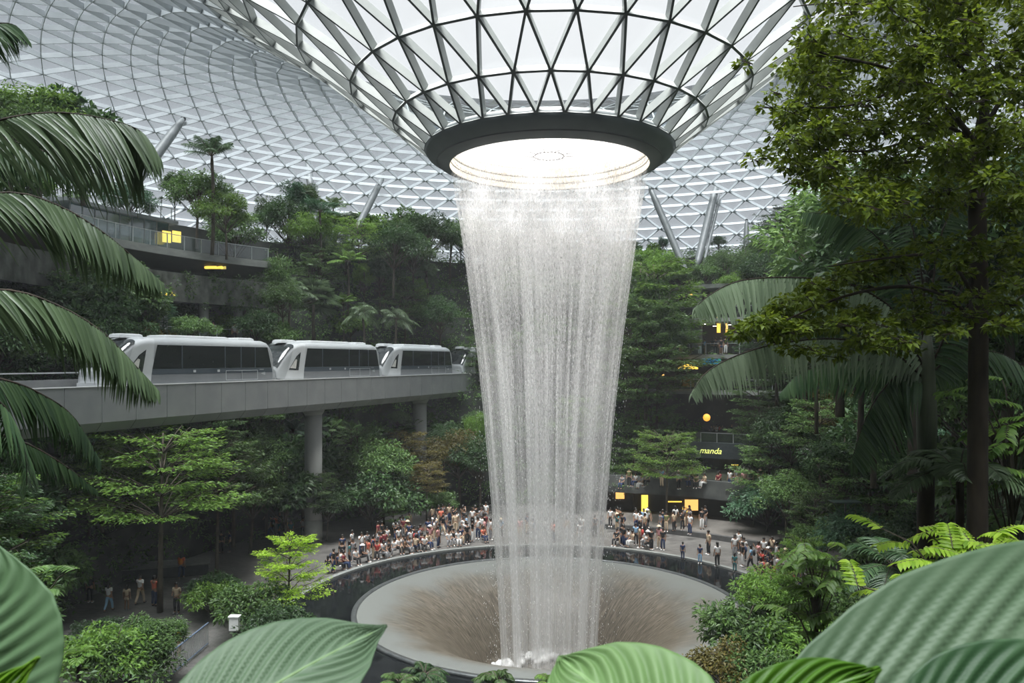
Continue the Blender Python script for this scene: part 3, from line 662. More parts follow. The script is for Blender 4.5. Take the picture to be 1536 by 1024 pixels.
strut(1045, 400, 84, 1076, 273, 92, .42, 'thick grey strut leaning right beside the leaning left one')
strut(1055, 398, 84, 1081, 290, 92, .18, 'thin pale strut against the thick right leaning one')
strut(1118, 420, 86, 1120, 330, 90, .3, 'upright grey strut among the treetops above the right building')

# ------------------------------------------------------------------ guideway and train
TD = Vector((14.9, 37.0, .30)).normalized(); TN = Vector((TD.y, -TD.x, 0)).normalized()   # TN: towards the viewer's side
G0 = Vector((-19.93, 44.0, 12.48))                                                        # on the top of the near wall
def tp(s, n=0.0, z=0.0): return G0+TD*s+TN*n+Vector((0, 0, z))
def guideway():
    t = empty('guideway', tp(0, -1.7, -2.3)); inv = -np.array(tuple(t.location))
    S0, S1 = -21.0, 58.0
    def sweep(name, sec, m, s0=S0, s1=S1):
        k = len(sec); V = []
        for s in (s0, s1):
            for n, z in sec: V.append(np.array(tuple(tp(s, n, z)))+inv)
        Q = [(i, (i+1) % k, (i+1) % k+k, i+k) for i in range(k)]
        mm = MB(); mm.add(V, Q); 
        if k == 4: mm.add(V, [(0, 1, 2, 3), (4, 5, 6, 7)])
        return mm.build(name, m, t)
    sweep('near_wall', [(-.03, 0), (-.28, 0), (-.28, -1.0), (-.03, -1.0)], CONC)
    sweep('far_wall', [(-3.45, .35), (-3.7, .35), (-3.7, -1.0), (-3.45, -1.0)], CONC)
    sweep('box_girder', [(-.03, -.75), (-.03, -1.8), (-.5, -2.35), (-3.2, -2.35), (-3.7, -1.8), (-3.7, -.75)], CONC)
    sweep('running_surface', [(-.3, -.62), (-.3, -.78), (-3.4, -.78), (-3.4, -.62)], mat('track_deck', (.08, .085, .09), (.13, .135, .14), .8, 2))
    sweep('power_rail', [(-3.2, -.1), (-3.28, -.1), (-3.28, -.28), (-3.2, -.28)], STEEL)
    sweep('coping', [(.03, .05), (-.31, .05), (-.31, 0), (.03, 0)], mat('coping', (.5, .51, .51), (.58, .59, .59), .6, 2))
    sweep('cable_pipe', [(-3.55, .75), (-3.62, .75), (-3.62, .68), (-3.55, .68)], mat('pipe_white', (.6, .62, .62), rough=.4))
    s = S0; pm = mat('fascia_panel', (.21, .22, .225), (.26, .27, .27), .65, .9)
    while s < S1-.1:
        V = []
        for n, z in ((0, -.005), (0, -1.85), (-.42, -2.33), (-.46, -2.36)):
            for q in (s+.025, s+2.135): V.append(np.array(tuple(tp(q, n, z)))+inv)
        V = np.array(V); W = V-np.array(tuple(TN))*.03
        q4 = [(0, 2, 3, 1), (2, 4, 5, 3), (4, 6, 7, 5)]; mm = MB(); mm.add(np.vstack([V, W]), q4+[tuple(x+8 for x in f[::-1]) for f in q4]+[(0, 1, 9, 8), (0, 8, 10, 2), (1, 3, 11, 9), (2, 10, 12, 4), (3, 5, 13, 11)])
        mm.build('fascia_panel', pm, t); s += 2.16
    tag(t, 'pale grey concrete elevated guideway with panelled side carrying the white train', 'elevated track', pos=tuple(tp(10)))
guideway()
def pier(s, label):
    p = tp(s, -1.75); h = p.z-2.3; t = empty('track_pillar', (p.x, p.y, 0))
    m = MB(); m.tube([(0, 0, 1.2), (0, 0, h-.5)], .66, 24); m.build('shaft', CONCP, t, True)
    m = MB(); m.tube([(0, 0, 0), (0, 0, 1.75)], .68, 24); m.build('pale_sleeve', mat('sleeve', (.36, .37, .35), (.43, .44, .42), .6), t, True)
    m = MB(); m.tube([(0, 0, h-.5), (0, 0, h)], [.66, .95], 24); m.build('pillar_head', CONCP, t, True)
    tag(t, label, 'pillar'); return t
def s_at_px(px):
    return ((37.6/(.403-(px-CX)/F))-44)*1.078
pier(s_at_px(500), 'round concrete pillar carrying the track, the tall near one below the second car')
pier(s_at_px(655), 'round concrete pillar carrying the track, the farther one beside the waterfall')
pier(-13.5, 'round concrete pillar carrying the track behind the left palm')

TW = mat('train_silver', (.34, .36, .37), (.40, .42, .43), .28, 1.0, spec=.6)
TWH = mat('train_white', (.50, .52, .53), (.57, .59, .60), .25, 1.0, spec=.6)
TG = mat('train_grey', (.17, .18, .19), (.20, .21, .22), .35, 1.0)
TB = mat('train_band', (.06, .075, .09), (.07, .085, .10), .3, 1.0)
TGL = mat('train_glass', (.006, .008, .009), (.02, .025, .024), .08, 3, spec=.6)
TGL2 = mat('windscreen', (.012, .016, .018), (.05, .055, .055), .06, 2.5, spec=.8)
ST = [(0, .42, 1.05, 1.08), (.12, .38, 1.35, 1.18), (.5, .34, 1.85, 1.27), (.95, .32, 2.32, 1.32), (1.45, .3, 2.68, 1.345), (1.95, .3, 2.86, 1.36), (2.6, .3, 2.95, 1.36),
      (12.3, .3, 2.95, 1.36), (12.75, .32, 2.84, 1.345), (13.1, .36, 2.55, 1.30), (13.3, .42, 2.2, 1.24)]
def section(x):
    a = np.array(ST); return [float(np.interp(x, a[:, 0], a[:, k])) for k in (1, 2, 3)]
def spt(x, u):
    """u 0..1 over one half section: side wall, shoulder, roof centre"""
    zb, zt, hw = section(x); rc = min(.42, (zt-zb)*.4)
    if u < .5: return hw-.05*(u/.5)*1.0, zb+(zt-rc-zb)*u/.5
    hw -= .05
    if u < .8: a = (u-.5)/.3*math.pi/2; return hw-rc+rc*math.cos(a), zt-rc+rc*math.sin(a)
    return (hw-rc)*(1-(u-.8)/.2), zt+.03*(u-.8)/.2
def build_car():
    t = empty('train_car')
    us = [0, .1, .2, .3, .4, .5, .56, .62, .68, .74, .8, .87, .93, 1]; xs = [0, .06, .12, .3, .5, .72, .95, 1.2, 1.45, 1.7, 1.95, 2.3, 2.6, 5, 8, 11, 12.3, 12.55, 12.75, 12.95, 13.1, 13.3]
    V = []; k = 2*len(us)-1
    for x in xs:
        row = [spt(x, u) for u in us]; row = [(-y, z) for y, z in row]+[(y, z) for y, z in row[-2::-1]]
        V += [(x, y, z) for y, z in row]
    Q = [(i*k+j, (i+1)*k+j, (i+1)*k+j+1, i*k+j+1) for i in range(len(xs)-1) for j in range(k-1)]
    m = MB(); m.add(V, Q)
    for i in (0, len(xs)-1):     # end caps
        zb = V[i*k][2]; n0 = m.n; row = [V[i*k+j] for j in range(k)]; c = (V[i*k][0]-(.04 if i == 0 else -.04), 0, (zb+row[k//2][2])/2)
        m.add(row+[c], None, [(j, (j+1) % k, k) for j in range(k)])
    m.build('body_shell', TW, t, True)
    # front: wrapped windscreen and the two white pillars beside it
    def patch(name, x0, x1, u0, u1, off, mt, nx=14, nu=12, both=False, skew=None):
        mm = MB(); sides = (1,) if not both else (-1, 1)
        V = []
        for i in range(nx+1):
            for j in range(nu+1):
                u = u0+(u1-u0)*j/nu; x = x0+(x1-x0)*i/nx
                if skew: a, b_ = skew(u); x = a+(b_-a)*i/nx
                s = 1
                uu = u
                if uu > 1: uu = 2-uu; s = -1
                y, z = spt(x, uu); V.append((x-off*.6*(x < 2.2), s*y*(1+off/1.3), z+off*(uu > .5)))
        Q = [(i*(nu+1)+j, (i+1)*(nu+1)+j, (i+1)*(nu+1)+j+1, i*(nu+1)+j+1) for i in range(nx) for j in range(nu)]
        return V, Q
    m = MB(); V, Q = patch('w', .08, 1.75, .60, 1.40, .02, None, 14, 24); m.add(V, Q); m.build('windscreen', TGL2, t, True)
    for s in (-1, 1):
        # bright pillar sweeping from the bumper to the roof, leaning back like the photo's
        V, Q = patch('p', 0, 0, .02, .66, .025, None, 6, 20, skew=lambda u: (.55+1.15*u/.66*1.05, 2.75+.25*u/.66))
        V = [(x, s*y, z) for x, y, z in V]; m = MB(); m.add(V, Q); m.build('corner_pillar', TWH, t, True)
        # triangular side window in the pillar
        def sp(x, z, off): 
            zb, zt, hw = section(x); return (x, s*(hw-.03+off), z)
        m = MB(); m.add([sp(1.0, 1.0, .05), sp(2.05, .95, .05), sp(2.35, 2.25, .035), sp(1.85, 1.95, .045)], [(0, 1, 2, 3)]); m.build('quarter_window', TGL2, t)
        m = MB(); m.add([sp(1.12, 1.12, .062), sp(1.75, 1.08, .062), sp(1.9, 1.7, .055), sp(1.75, 1.75, .055)], [(0, 1, 2, 3)]); m.build('quarter_blind', mat('pale_blind', (.5, .5, .46), (.65, .64, .6), .5), t)
        # long window band with slanted ends
        def side(x, z, off):
            zb, zt, hw = section(x); rc = min(.42, (zt-zb)*.4); f = max(0, min(1, (z-zb)/(zt-rc-zb))); return (x, s*(hw-.05*f+off), z)
        m = MB(); m.add([side(2.75, 1.18, .03), side(13.0, 1.18, .05), side(12.55, 2.52, .06), side(3.15, 2.52, .03)], [(0, 1, 2, 3)])
        m.add([side(2.75, 1.18, -.03), side(13.0, 1.18, -.03), side(12.55, 2.52, -.03), side(3.15, 2.52, -.03)], [(3, 2, 1, 0)])
        wb = m.build('window_band', TGL, t)
        m = MB(); m.add([side(2.68, .86, .035), side(13.08, .86, .055), side(13.0, 1.17, .055), side(2.75, 1.17, .035)], [(0, 1, 2, 3)]); m.build('dark_waistband', TB, t)
        m = MB(); m.add([side(2.62, .33, .03), side(13.1, .36, .06), side(13.08, .85, .055), side(2.68, .85, .035)], [(0, 1, 2, 3)]); m.build('lower_panel', TG, t)
        for k, x in enumerate((4.95, 8.5, 9.95, 11.3)):
            m = MB(); y = side(x, 1.5, .045)[1]; m.box((x, y, 1.85), (.06, .02, 1.34)); m.build('window_divider', TB, t)
        for x0, x1 in ((8.55, 10.0), (10.0, 11.5)):
            m = MB(); y = s*1.40
            for a, b_, c, d in ((x0, x1, .42, .45), (x0, x1, 1.0, 1.03)): m.box(((a+b_)/2, y, (c+d)/2), (b_-a, .02, d-c))
            m.box((x0, y, .72), (.03, .02, .6)); m.box((x1, y, .72), (.03, .02, .6)); m.build('door_leaf_trim', mat('trim_pale', (.4, .42, .43), rough=.4), t)
        for x in (5.9, 7.9):
            m = MB(); m.box((x, s*1.405, 1.02), (.2, .012, .14)); m.box((x-.03, s*1.412, 1.02), (.06, .012, .06)); m.build('white_emblem', TWH, t)
        m = MB(); m.box((11.9, s*1.405, 1.06), (.4, .012, .03)); m.build('white_number', TWH, t)
        m = MB(); m.sphere((.12, s*.85, .78), (.08, .17, .10), 10, 6); m.build('headlamp', mat('headlamp', (.8, .82, .85), rough=.1), t)
    m = MB(); m.box((.05, 0, .62), (.16, 1.8, .3)); m.box((.2, 0, .36), (.6, 2.1, .2)); m.build('front_bumper', TWH, t)
    m = MB()
    for x in (2.0, 11.2): m.box((x+.5, 0, -.18), (1.6, 2.2, .5))
    m.box((6.6, 0, .12), (12, 2.3, .36)); m.build('underframe', DARKM, t)
    for x in (1.9, 3.1, 11.1, 12.3):
        for s in (-1, 1): m = MB(); m.tube([(x, s*1.0, -.3), (x, s*1.25, -.3)], .32, 14); m.build('wheel', DARKM, t)
    for x, ln, w_ in ((2.2, 1.6, .9), (6.9, 5.2, 1.6), (11.2, 1.5, 1.5)):
        V = []; m = MB()
        for z, d in ((2.9, 0), (3.08, .05), (3.13, .18)):
            V += [(x-ln/2+d, -w_/2+d, z), (x+ln/2-d, -w_/2+d, z), (x+ln/2-d, w_/2-d, z), (x-ln/2+d, w_/2-d, z)]
        Q = [(a+i, a+(i+1) % 4, a+4+(i+1) % 4, a+4+i) for a in (0, 4) for i in range(4)]+[(8, 9, 10, 11)]
        m.add(V, Q); m.build('roof_unit', TWH, t)
    m = MB()
    for x in (4.2, 5.3, 7.2, 9.6): m.box((x, -.55, 1.35), (.4, .4, .7)); m.sphere((x, -.5, 1.85), (.12, .12, .15), 8, 6)
    return t
def kids_scan():
    KIDS.clear()
    for o in bpy.data.objects:
        if o.parent: KIDS.setdefault(o.parent.name, []).append(o)
car = build_car(); kids_scan()
ang = math.atan2(TD.y, TD.x)
CARL = ['white silver train car in front, its nose behind the palm frond tips', 'second white silver train car, coupled behind the front car', 'third white silver train car, farthest before the waterfall', 'last train car seen dimly through the edge of the waterfall']
for k, px in enumerate([192, 429, 585, 703]):
    c = car if k == 0 else copy_tree(car)
    s = s_at_px(px)-1.0+(.9 if k else .3); c.location = tp(s, -1.72, -.30); c.rotation_euler = (0, -math.asin(TD.z), ang)
    c.scale = (1.0, 1, 1.02)
    tag(c, CARL[k], 'train car', 'train cars on the guideway', pos=tuple(tp(s+6, -1.7, 1)))

# ------------------------------------------------------------------ people
SKIN = mat('skin', (.28, .16, .105), (.35, .205, .135), .5, 3); SKIN2 = mat('skin_tan', (.22, .12, .075), (.28, .155, .1), .5, 3)
HAIR = mat('hair_black', (.008, .007, .006), (.02, .016, .014), .45, 8)
def cloth(n, c): return mat('cloth_'+n, c, tuple(x*1.15+.003 for x in c), .85, 5)
TOPS = {'white': (.62, .62, .62), 'black': (.018, .018, .02), 'grey': (.2, .2, .21), 'navy': (.02, .035, .09), 'red': (.42, .05, .04), 'pink': (.6, .3, .3), 'beige': (.48, .38, .27), 'light blue': (.22, .38, .55),
        'brown': (.14, .08, .045), 'yellow': (.6, .42, .04), 'coral': (.62, .16, .10), 'olive': (.12, .13, .05), 'teal': (.03, .13, .14), 'maroon': (.16, .02, .03), 'orange': (.62, .2, .03)}
TM = {k: cloth(k.replace(' ', '_'), v) for k, v in TOPS.items()}
def skin_mesh(name, chains, mt, sub=1):
    """chains: list of lists of (key, (x,y,z), r); shared keys join"""
    keys = {}; V = []; R = []; E = []
    for ch in chains:
        prev = None
        for key, p, r in ch:
            if key not in keys: keys[key] = len(V); V.append(p); R.append(r)
            if prev is not None and prev != keys[key]: E.append((prev, keys[key]))
            prev = keys[key]
    me = bpy.data.meshes.new(name); me.from_pydata(V, E, []); o = bpy.data.objects.new(name, me); COL.objects.link(o)
    md = o.modifiers.new('s', 'SKIN'); md.use_smooth_shade = True
    if not me.skin_vertices: me.skin_vertices.new()
    for i, sv in enumerate(me.skin_vertices[0].data):
        rr = R[i]; sv.radius = rr if isinstance(rr, tuple) else (rr, rr); sv.use_root = (i == 0)
    if sub: o.modifiers.new('d', 'SUBSURF').levels = sub
    dg = bpy.context.evaluated_depsgraph_get(); dg.update()
    res = bpy.data.meshes.new_from_object(o.evaluated_get(dg)); res.name = name
    bpy.data.objects.remove(o); res.materials.clear(); res.materials.append(mt)
    for p in res.polygons: p.use_smooth = True
    return res
def person_proto(pose, long_hair, skirt=False):
    sit = pose == 'sit'; hz = .48 if sit else .90
    pel = (0, 0, hz); chest = (0, (.04 if sit else .01), hz+.36); neck = (0, (.05 if sit else .02), hz+.53); head = (0, (.07 if sit else .04), hz+.68); top = (0, (.06 if sit else .03), hz+.76)
    def arm(s):
        sh = (.17*s, chest[1], hz+.47)
        if pose == 'photo': return sh, (.20*s, .18, hz+.30), (.08*s, .34, hz+.55), (.06*s, .36, hz+.62)
        if pose == 'sit': return sh, (.22*s, .10, hz+.22), (.12*s, .30, hz+.14), (.08*s, .36, hz+.14)
        if pose == 'walk': return sh, (.23*s, -.10*s, hz+.20), (.24*s, .08-.12*s, hz-.01), (.24*s, .13-.12*s, hz-.09)
        if pose == 'bag': return (sh, (.24*s, -.02, hz+.2), (.2*s, .16, hz+.12), (.14*s, .22, hz+.14))
        return sh, (.22*s, -.02, hz+.2), (.23*s, .05, hz-.02), (.23*s, .07, hz-.11)
    def leg(s):
        hp = (.09*s, 0, hz-.04)
        if sit: return hp, (.12*s, .42, hz+.04), (.12*s, .46, .10), (.12*s, .60, .04)
        if pose == 'walk': return hp, (.10*s, .06+.12*s, .48), (.09*s, -.03+.26*s, .10+(.04 if s < 0 else 0)), (.09*s, .11+.26*s, .04)
        return hp, (.10*s, .03, .48), (.11*s, -.01, .09), (.12*s, .14, .04)
    ch = [[('p', pel, (.145, .11)), ('w', (0, .01, hz+.17), (.13, .095)), ('c', chest, (.155, .105)), ('u', (0, chest[1], hz+.46), (.12, .08)), ('n', neck, .05), ('h', head, (.078, .092)), ('t', top, (.065, .075))]]
    sh_ = [[('w', (0, .01, hz-.02), (.165, .125)), ('w2', (0, .01, hz+.17), (.15, .115)), ('c', chest, (.175, .125)), ('u', (0, chest[1], hz+.465), (.135, .095))]]
    tr_ = [[('w', (0, 0, hz+.06), (.15, .115)), ('p', (0, 0, hz-.02), (.16, .125))]]
    for s in (-1, 1):
        sh, el, wr, ha = arm(s)
        ch.append([('u', (0, chest[1], hz+.46), .1), ('s%d' % s, sh, .055), ('e%d' % s, el, .042), ('wr%d' % s, wr, .030), ('ha%d' % s, ha, (.035, .022))])
        for f in range(4):    # four fingers and a thumb
            d = Vector(ha)-Vector(wr); d.normalize(); fx = (f-1.5)*.016; b = Vector(ha)+d*.02+Vector((fx, 0, 0))
            ch.append([('ha%d' % s, ha, .03), ('f%d_%d' % (s, f), tuple(b+d*.03), .009), ('g%d_%d' % (s, f), tuple(b+d*(.055-.004*abs(f-1))+Vector((0, .01, -.01))), .007)])
        ch.append([('wr%d' % s, wr, .03), ('th%d' % s, tuple(Vector(wr)+(Vector(ha)-Vector(wr))*.6+Vector((-.04*s, .015, 0))), .010)])
        mid = tuple(np.array(sh)*.35+np.array(el)*.65)
        sh_.append([('u', (0, 0, 0), .1), ('s%d' % s, sh, .072), ('m%d' % s, mid, .062)])
        hp, kn, an, to = leg(s)
        ch.append([('p', pel, .1), ('hp%d' % s, hp, .09), ('k%d' % s, kn, .062), ('a%d' % s, an, .042), ('to%d' % s, to, (.04, .03))])
        an2 = tuple(np.array(an)+np.array((0, 0, .03)))
        tr_.append([('p', (0, 0, 0), .1), ('hp%d' % s, hp, .105), ('k%d' % s, kn, .078), ('a%d' % s, an2, .062)] if not skirt else [('p', (0, 0, 0), .1), ('hp%d' % s, hp, .115), ('k%d' % s, tuple(np.array(hp)*.45+np.array(kn)*.55), .12)])
    B = skin_mesh('body', ch, SKIN); S = skin_mesh('shirt', sh_, TM['white']); T_ = skin_mesh('skirt' if skirt else 'trousers', tr_, TM['black'])
    m = MB(); hc = Vector(head); m.sphere((hc.x, hc.y-.018, hc.z+.035), (.098, .112, .115), 14, 9)
    V = m.V[0]; V[:, 2] = np.where((V[:, 2] < hc.z-.01) & (V[:, 1] > hc.y+.01), hc.z+.03, V[:, 2]); V[:, 1] = np.minimum(V[:, 1], hc.y+.075)
    if long_hair:
        m.sphere((hc.x, hc.y-.085, hc.z-.10), (.085, .045, .20), 10, 7)
    H = m.mesh('hair', HAIR, True)
    m = MB()  # small face: eyes, nose, mouth
    for s in (-1, 1): m.sphere((.032*s, hc.y+.086, hc.z+.012), (.012, .008, .008), 6, 4)
    m.sphere((0, hc.y+.083, hc.z-.052), (.022, .008, .006), 6, 4)
    Fm = m.mesh('face_features', mat('lips', (.12, .05, .04), rough=.5)) if 'lips' not in bpy.data.materials else m.mesh('face_features', bpy.data.materials['lips'])
    Sh = []
    for s in (-1, 1): a = leg(s); m = MB(); m.sphere((a[2][0], (a[2][1]+a[3][1])/2+.02, .045 if pose != 'walk' or s > 0 else .075), (.052, .135, .05), 8, 5); Sh.append(m.mesh('shoe', TM['black'], True))
    return dict(body=B, shirt=S, legs=T_, hair=H, face=Fm, shoes=Sh, skirt=skirt)
PROT = {}
for pose in ('stand', 'walk', 'sit', 'photo', 'bag'):
    for lh in (0, 1): PROT[pose, lh, 0] = person_proto(pose, lh, False)
for pose in ('stand', 'walk'): PROT[pose, 1, 1] = person_proto(pose, 1, True)
def objmat(o, m):
    o.material_slots[0].link = 'OBJECT'; o.material_slots[0].material = m
bagm = MB().sphere((0, -.20, 1.18), (.15, .10, .21), 12, 8).mesh('backpack', TM['black'], True)
hatm = MB().lathe([(.001, .13), (.09, .12), (.11, .04), (.19, .03), (.19, .02), (.1, .02)], 16).mesh('sun_hat', TM['beige'], True)
def person(x, y, z, face, pose='stand', top='white', bot='black', where='', lh=None, h=None, skirt=False, bag=None, hat=None, label=None, group=None, small=False, carry=None):
    lh = RN.randint(0, 1) if lh is None else lh
    if skirt: lh = 1
    key = (pose, lh, 1 if skirt else 0)
    if key not in PROT: key = (pose, lh, 0); skirt = False
    pr = PROT[key]; s = (h or RN.uniform(1.58, 1.78))/1.72
    t = empty('person', (x, y, z), math.radians(face)-math.pi/2); t.scale = (s, s, s)
    sk = SKIN if RN.random() < .6 else SKIN2
    for nm, k, m in (('body', 'body', sk), ('shirt', 'shirt', TM[top]), ('skirt' if skirt else 'trousers', 'legs', TM[bot]), ('hair', 'hair', HAIR)):
        objmat(link(bpy.data.objects.new(nm, pr[k]), t), m)
    shm = TM[RN.choice(['white', 'black', 'grey'])]
    for sm_ in pr['shoes']: objmat(link(bpy.data.objects.new('shoe', sm_), t), shm)
    if not small: link(bpy.data.objects.new('face_features', pr['face']), t)
    if bag: objmat(link(bpy.data.objects.new('backpack', bagm), t), TM[bag])
    if hat:
        o = link(bpy.data.objects.new('sun_hat', hatm), t); o.location = (0, .04 if pose != 'sit' else .06, (.9 if pose != 'sit' else .48)+.70); objmat(o, TM[hat])
    if not label:
        verb = {'stand': 'standing', 'walk': 'walking', 'sit': 'sitting', 'photo': 'filming', 'bag': 'arms folded'}[pose]
        label = 'person in %s top and %s %s%s%s %s %s' % (top, bot, 'skirt' if skirt else 'trousers', (', %s backpack' % bag) if bag else '', (', %s hat' % hat) if hat else '', ', '+verb+',', where)
        label = label.replace(' , ', ', ').replace('  ', ' ')
    tag(t, label, 'person', group, pos=(x, y, z)); return t
def gp(px, py, z=0.0):
    Y = (CAMZ-z)*F/(py-HY); return (px-CX)/F*Y, Y
# the walkers on the left plaza
def pp(px, py, **k): x, y = gp(px, py); return person(x, y, 0, **k)
pp(265, 920, face=-95, pose='bag', top='beige', bot='black', lh=0, h=1.75, label='person in cream top and black trousers walking on the left plaza with a dark shoulder strap')
pp(210, 906, face=80, pose='walk', top='white', bot='beige', lh=0, h=1.72, label='person in white shirt and pale trousers on the left plaza, left of the slim trunk')
pp(231, 909, face=70, pose='photo', top='coral', bot='navy', lh=0, h=1.74, label='person in coral top and dark jeans right beside the slim tree trunk')
pp(190, 915, face=95, pose='stand', top='beige', bot='beige', lh=1, h=1.45, label='child with long black hair and beige dress, walking between two adults in white', skirt=True)
pp(163, 917, face=85, pose='walk', top='white', bot='light blue', lh=1, h=1.62, label='person with long black hair, white top and pale blue trousers behind the leaves')
pp(135, 904, face=90, pose='stand', top='black', bot='black', lh=0, h=1.72, label='person all in black seen from behind at the left end of the walkers')
pp(272, 868, face=100, pose='walk', top='coral', bot='navy', lh=1, h=1.66, bag='orange', label='person in coral top with orange bag walking away across the left plaza')
pp(150, 862, face=60, pose='stand', top='light blue', bot='beige', lh=1, h=1.4, label='child in light blue top beside the dark planter bench')
pp(145, 842, face=0, pose='sit', top='grey', bot='black', label='person in grey top sitting left of the planter bench under the trees')
pp(332, 830, face=120, pose='stand', top='black', bot='black', label='person in black standing left of the bright green tree')
pp(345, 828, face=200, pose='stand', top='navy', bot='black', label='person in navy top standing just left of the bright green tree')
pp(268, 988, face=30, pose='stand', top='yellow', bot='beige', label='person in yellow mostly hidden by leaves near the striped railing', h=1.6)
pp(430, 808, face=200, pose='stand', top='yellow', bot='yellow', lh=1, label='person dressed all in yellow at the left crowd behind the bright green tree')
pp(390, 800, face=220, pose='stand', top='red', bot='navy', label='person in red top at the left end of the crowd behind the bright green tree')
TOPL = ['white']*6+['black']*8+['grey']*3+['beige']*2+['navy']*2+['pink', 'coral', 'brown', 'olive', 'teal', 'maroon', 'light blue', 'red']
def crowd(n, px0, px1, f_lo, f_hi, where, z=0.0, poses=('stand', 'stand', 'photo', 'walk', 'bag'), faces=(-90, 60), group=None, small=True, seedk=0, minpx=4.0):
    placed = []; tries = 0
    while len(placed) < n and tries < n*60:
        tries += 1; px = RN.uniform(px0, px1); py = RN.uniform(f_lo(px), f_hi(px)); x, y = gp(px, py, z)
        if any((x-a)**2+(y-b)**2 < .42**2 for a, b in placed): continue
        placed.append((x, y)); to = math.degrees(math.atan2(AY-y, AX-x))
        face = to+RN.uniform(-50, 50) if RN.random() < .7 else RN.uniform(0, 360)
        pose = RN.choice(poses); bt = RN.choice(['black', 'black', 'black', 'navy', 'navy', 'grey', 'beige', 'white'])
        person(x, y, z, face, pose, RN.choice(TOPL), bt, where, skirt=RN.random() < .12, bag=RN.choice([None]*5+['black', 'red', 'navy']) if pose in ('stand', 'walk') else None,
               hat=RN.choice([None]*30+['white', 'beige']), group=group, small=small)
# outer edge of the apron seen in the picture (y of the kerb at px)
def kerb_y(px, r=15.3):
    for y in np.linspace(62, 30, 400):
        x = (px-CX)/F*y
        if (x-AX)**2+(y-AY)**2 < r*r: return HY+CAMZ*F/y
    return 860
crowd(30, 490, 640, lambda p: kerb_y(p)-4, lambda p: kerb_y(p)-1, 'kerb left of waterfall', poses=('sit', 'sit', 'sit', 'stand'), group='people along the pool kerb, left')
crowd(26, 510, 735, lambda p: kerb_y(p)-22, lambda p: kerb_y(p)-5, 'crowd left of waterfall', group='crowd left of the waterfall')
crowd(16, 560, 735, lambda p: kerb_y(p)-36, lambda p: kerb_y(p)-24, 'back of left crowd', group='crowd left of the waterfall')
crowd(17, 600, 738, lambda p: kerb_y(p)-9, lambda p: kerb_y(p)-1, 'kerb at waterfall\'s left edge', poses=('sit', 'sit', 'stand', 'photo'), group='people along the pool kerb, left')
crowd(14, 640, 738, lambda p: kerb_y(p)-40, lambda p: kerb_y(p)-12, 'crowd at waterfall\'s left edge', group='crowd left of the waterfall')
crowd(12, 385, 470, lambda p: 795, lambda p: 815, 'behind bright green tree', group='people behind the bright green tree')
crowd(14, 745, 905, lambda p: kerb_y(p)-16, lambda p: kerb_y(p)-2, 'behind the waterfall', group='people seen through the waterfall')
crowd(14, 925, 1000, lambda p: kerb_y(p)-6, lambda p: kerb_y(p)-2, 'kerb right of waterfall', poses=('sit', 'sit', 'sit', 'stand'), group='people along the pool kerb, right')
crowd(24, 915, 1065, lambda p: 788, lambda p: 803, 'outside the shops', z=.36, group='people in front of the shops')
crowd(24, 1100, 1200, lambda p: 828+(p-1100)*.12, lambda p: 855+(p-1100)*.25, 'crowd right of pool', group='crowd right of the pool')
crowd(12, 1130, 1210, lambda p: 868+(p-1130)*.28, lambda p: 878+(p-1130)*.35, 'pool kerb at right', poses=('sit', 'stand', 'sit'), group='crowd right of the pool')
crowd(24, 930, 1150, lambda p: 727, lambda p: 734, 'dining deck above shops', z=3.1, poses=('sit', 'sit', 'stand'), group='diners on the deck above the shops')
crowd(7, 1058, 1118, lambda p: 658, lambda p: 662, 'lowest right balcony', z=6.0, poses=('stand', 'photo'), group='people on the lowest right balcony')
crowd(8, 1018, 1105, lambda p: 531, lambda p: 532.6, 'middle right balcony', z=14.7, group='people on the middle right balcony')
pp(1076, 850, face=100, pose='stand', top='white', bot='black', lh=1, h=1.7, label='person in white top and dark trousers alone at the kerb right of the pool')
pp(1050, 845, face=-120, pose='stand', top='navy', bot='light blue', h=1.35, label='child in dark blue top standing apart at the kerb right of the pool')
pp(1063, 832, face=200, pose='stand', top='beige', bot='black', h=1.8, label='tall person in beige top just left of the crowd right of the pool')
pp(1024, 840, face=60, pose='stand', top='navy', bot='navy', h=1.3, label='child in blue standing alone between kerb groups right of the waterfall')
pp(1102, 858, face=60, pose='stand', top='teal', bot='teal', h=1.3, label='child in teal standing in front of the crowd right of the pool')
pp(1168, 872, face=120, pose='stand', top='white', bot='grey', h=1.75, lh=0, label='person in white shirt standing nearest to the kerb right of the pool')
pp(1330, 905, face=200, pose='walk', top='beige', bot='navy', h=1.75, bag='red', label='person in beige top with red backpack on the path right of the big bush')
pp(1318, 914, face=190, pose='sit', top='navy', bot='navy', label='person in dark blue sitting on the path behind the huge leaf')
pp(1285, 915, face=180, pose='stand', top='maroon', bot='black', label='person in maroon top beside the big bush at the right path')
pp(1272, 913, face=180, pose='sit', top='pink', bot='black', label='person in pale pink top sitting behind the big bush at the right')
for k, px in enumerate([320, 352, 378]):
    p = P(px, 497, 62); person(p.x, p.y, 15.4, -60, 'stand', ['grey', 'white', 'red'][k], 'black', label='person in %s at the left deck railing above the train' % ['grey', 'white', 'red'][k])
p = P(700, 800, 62)

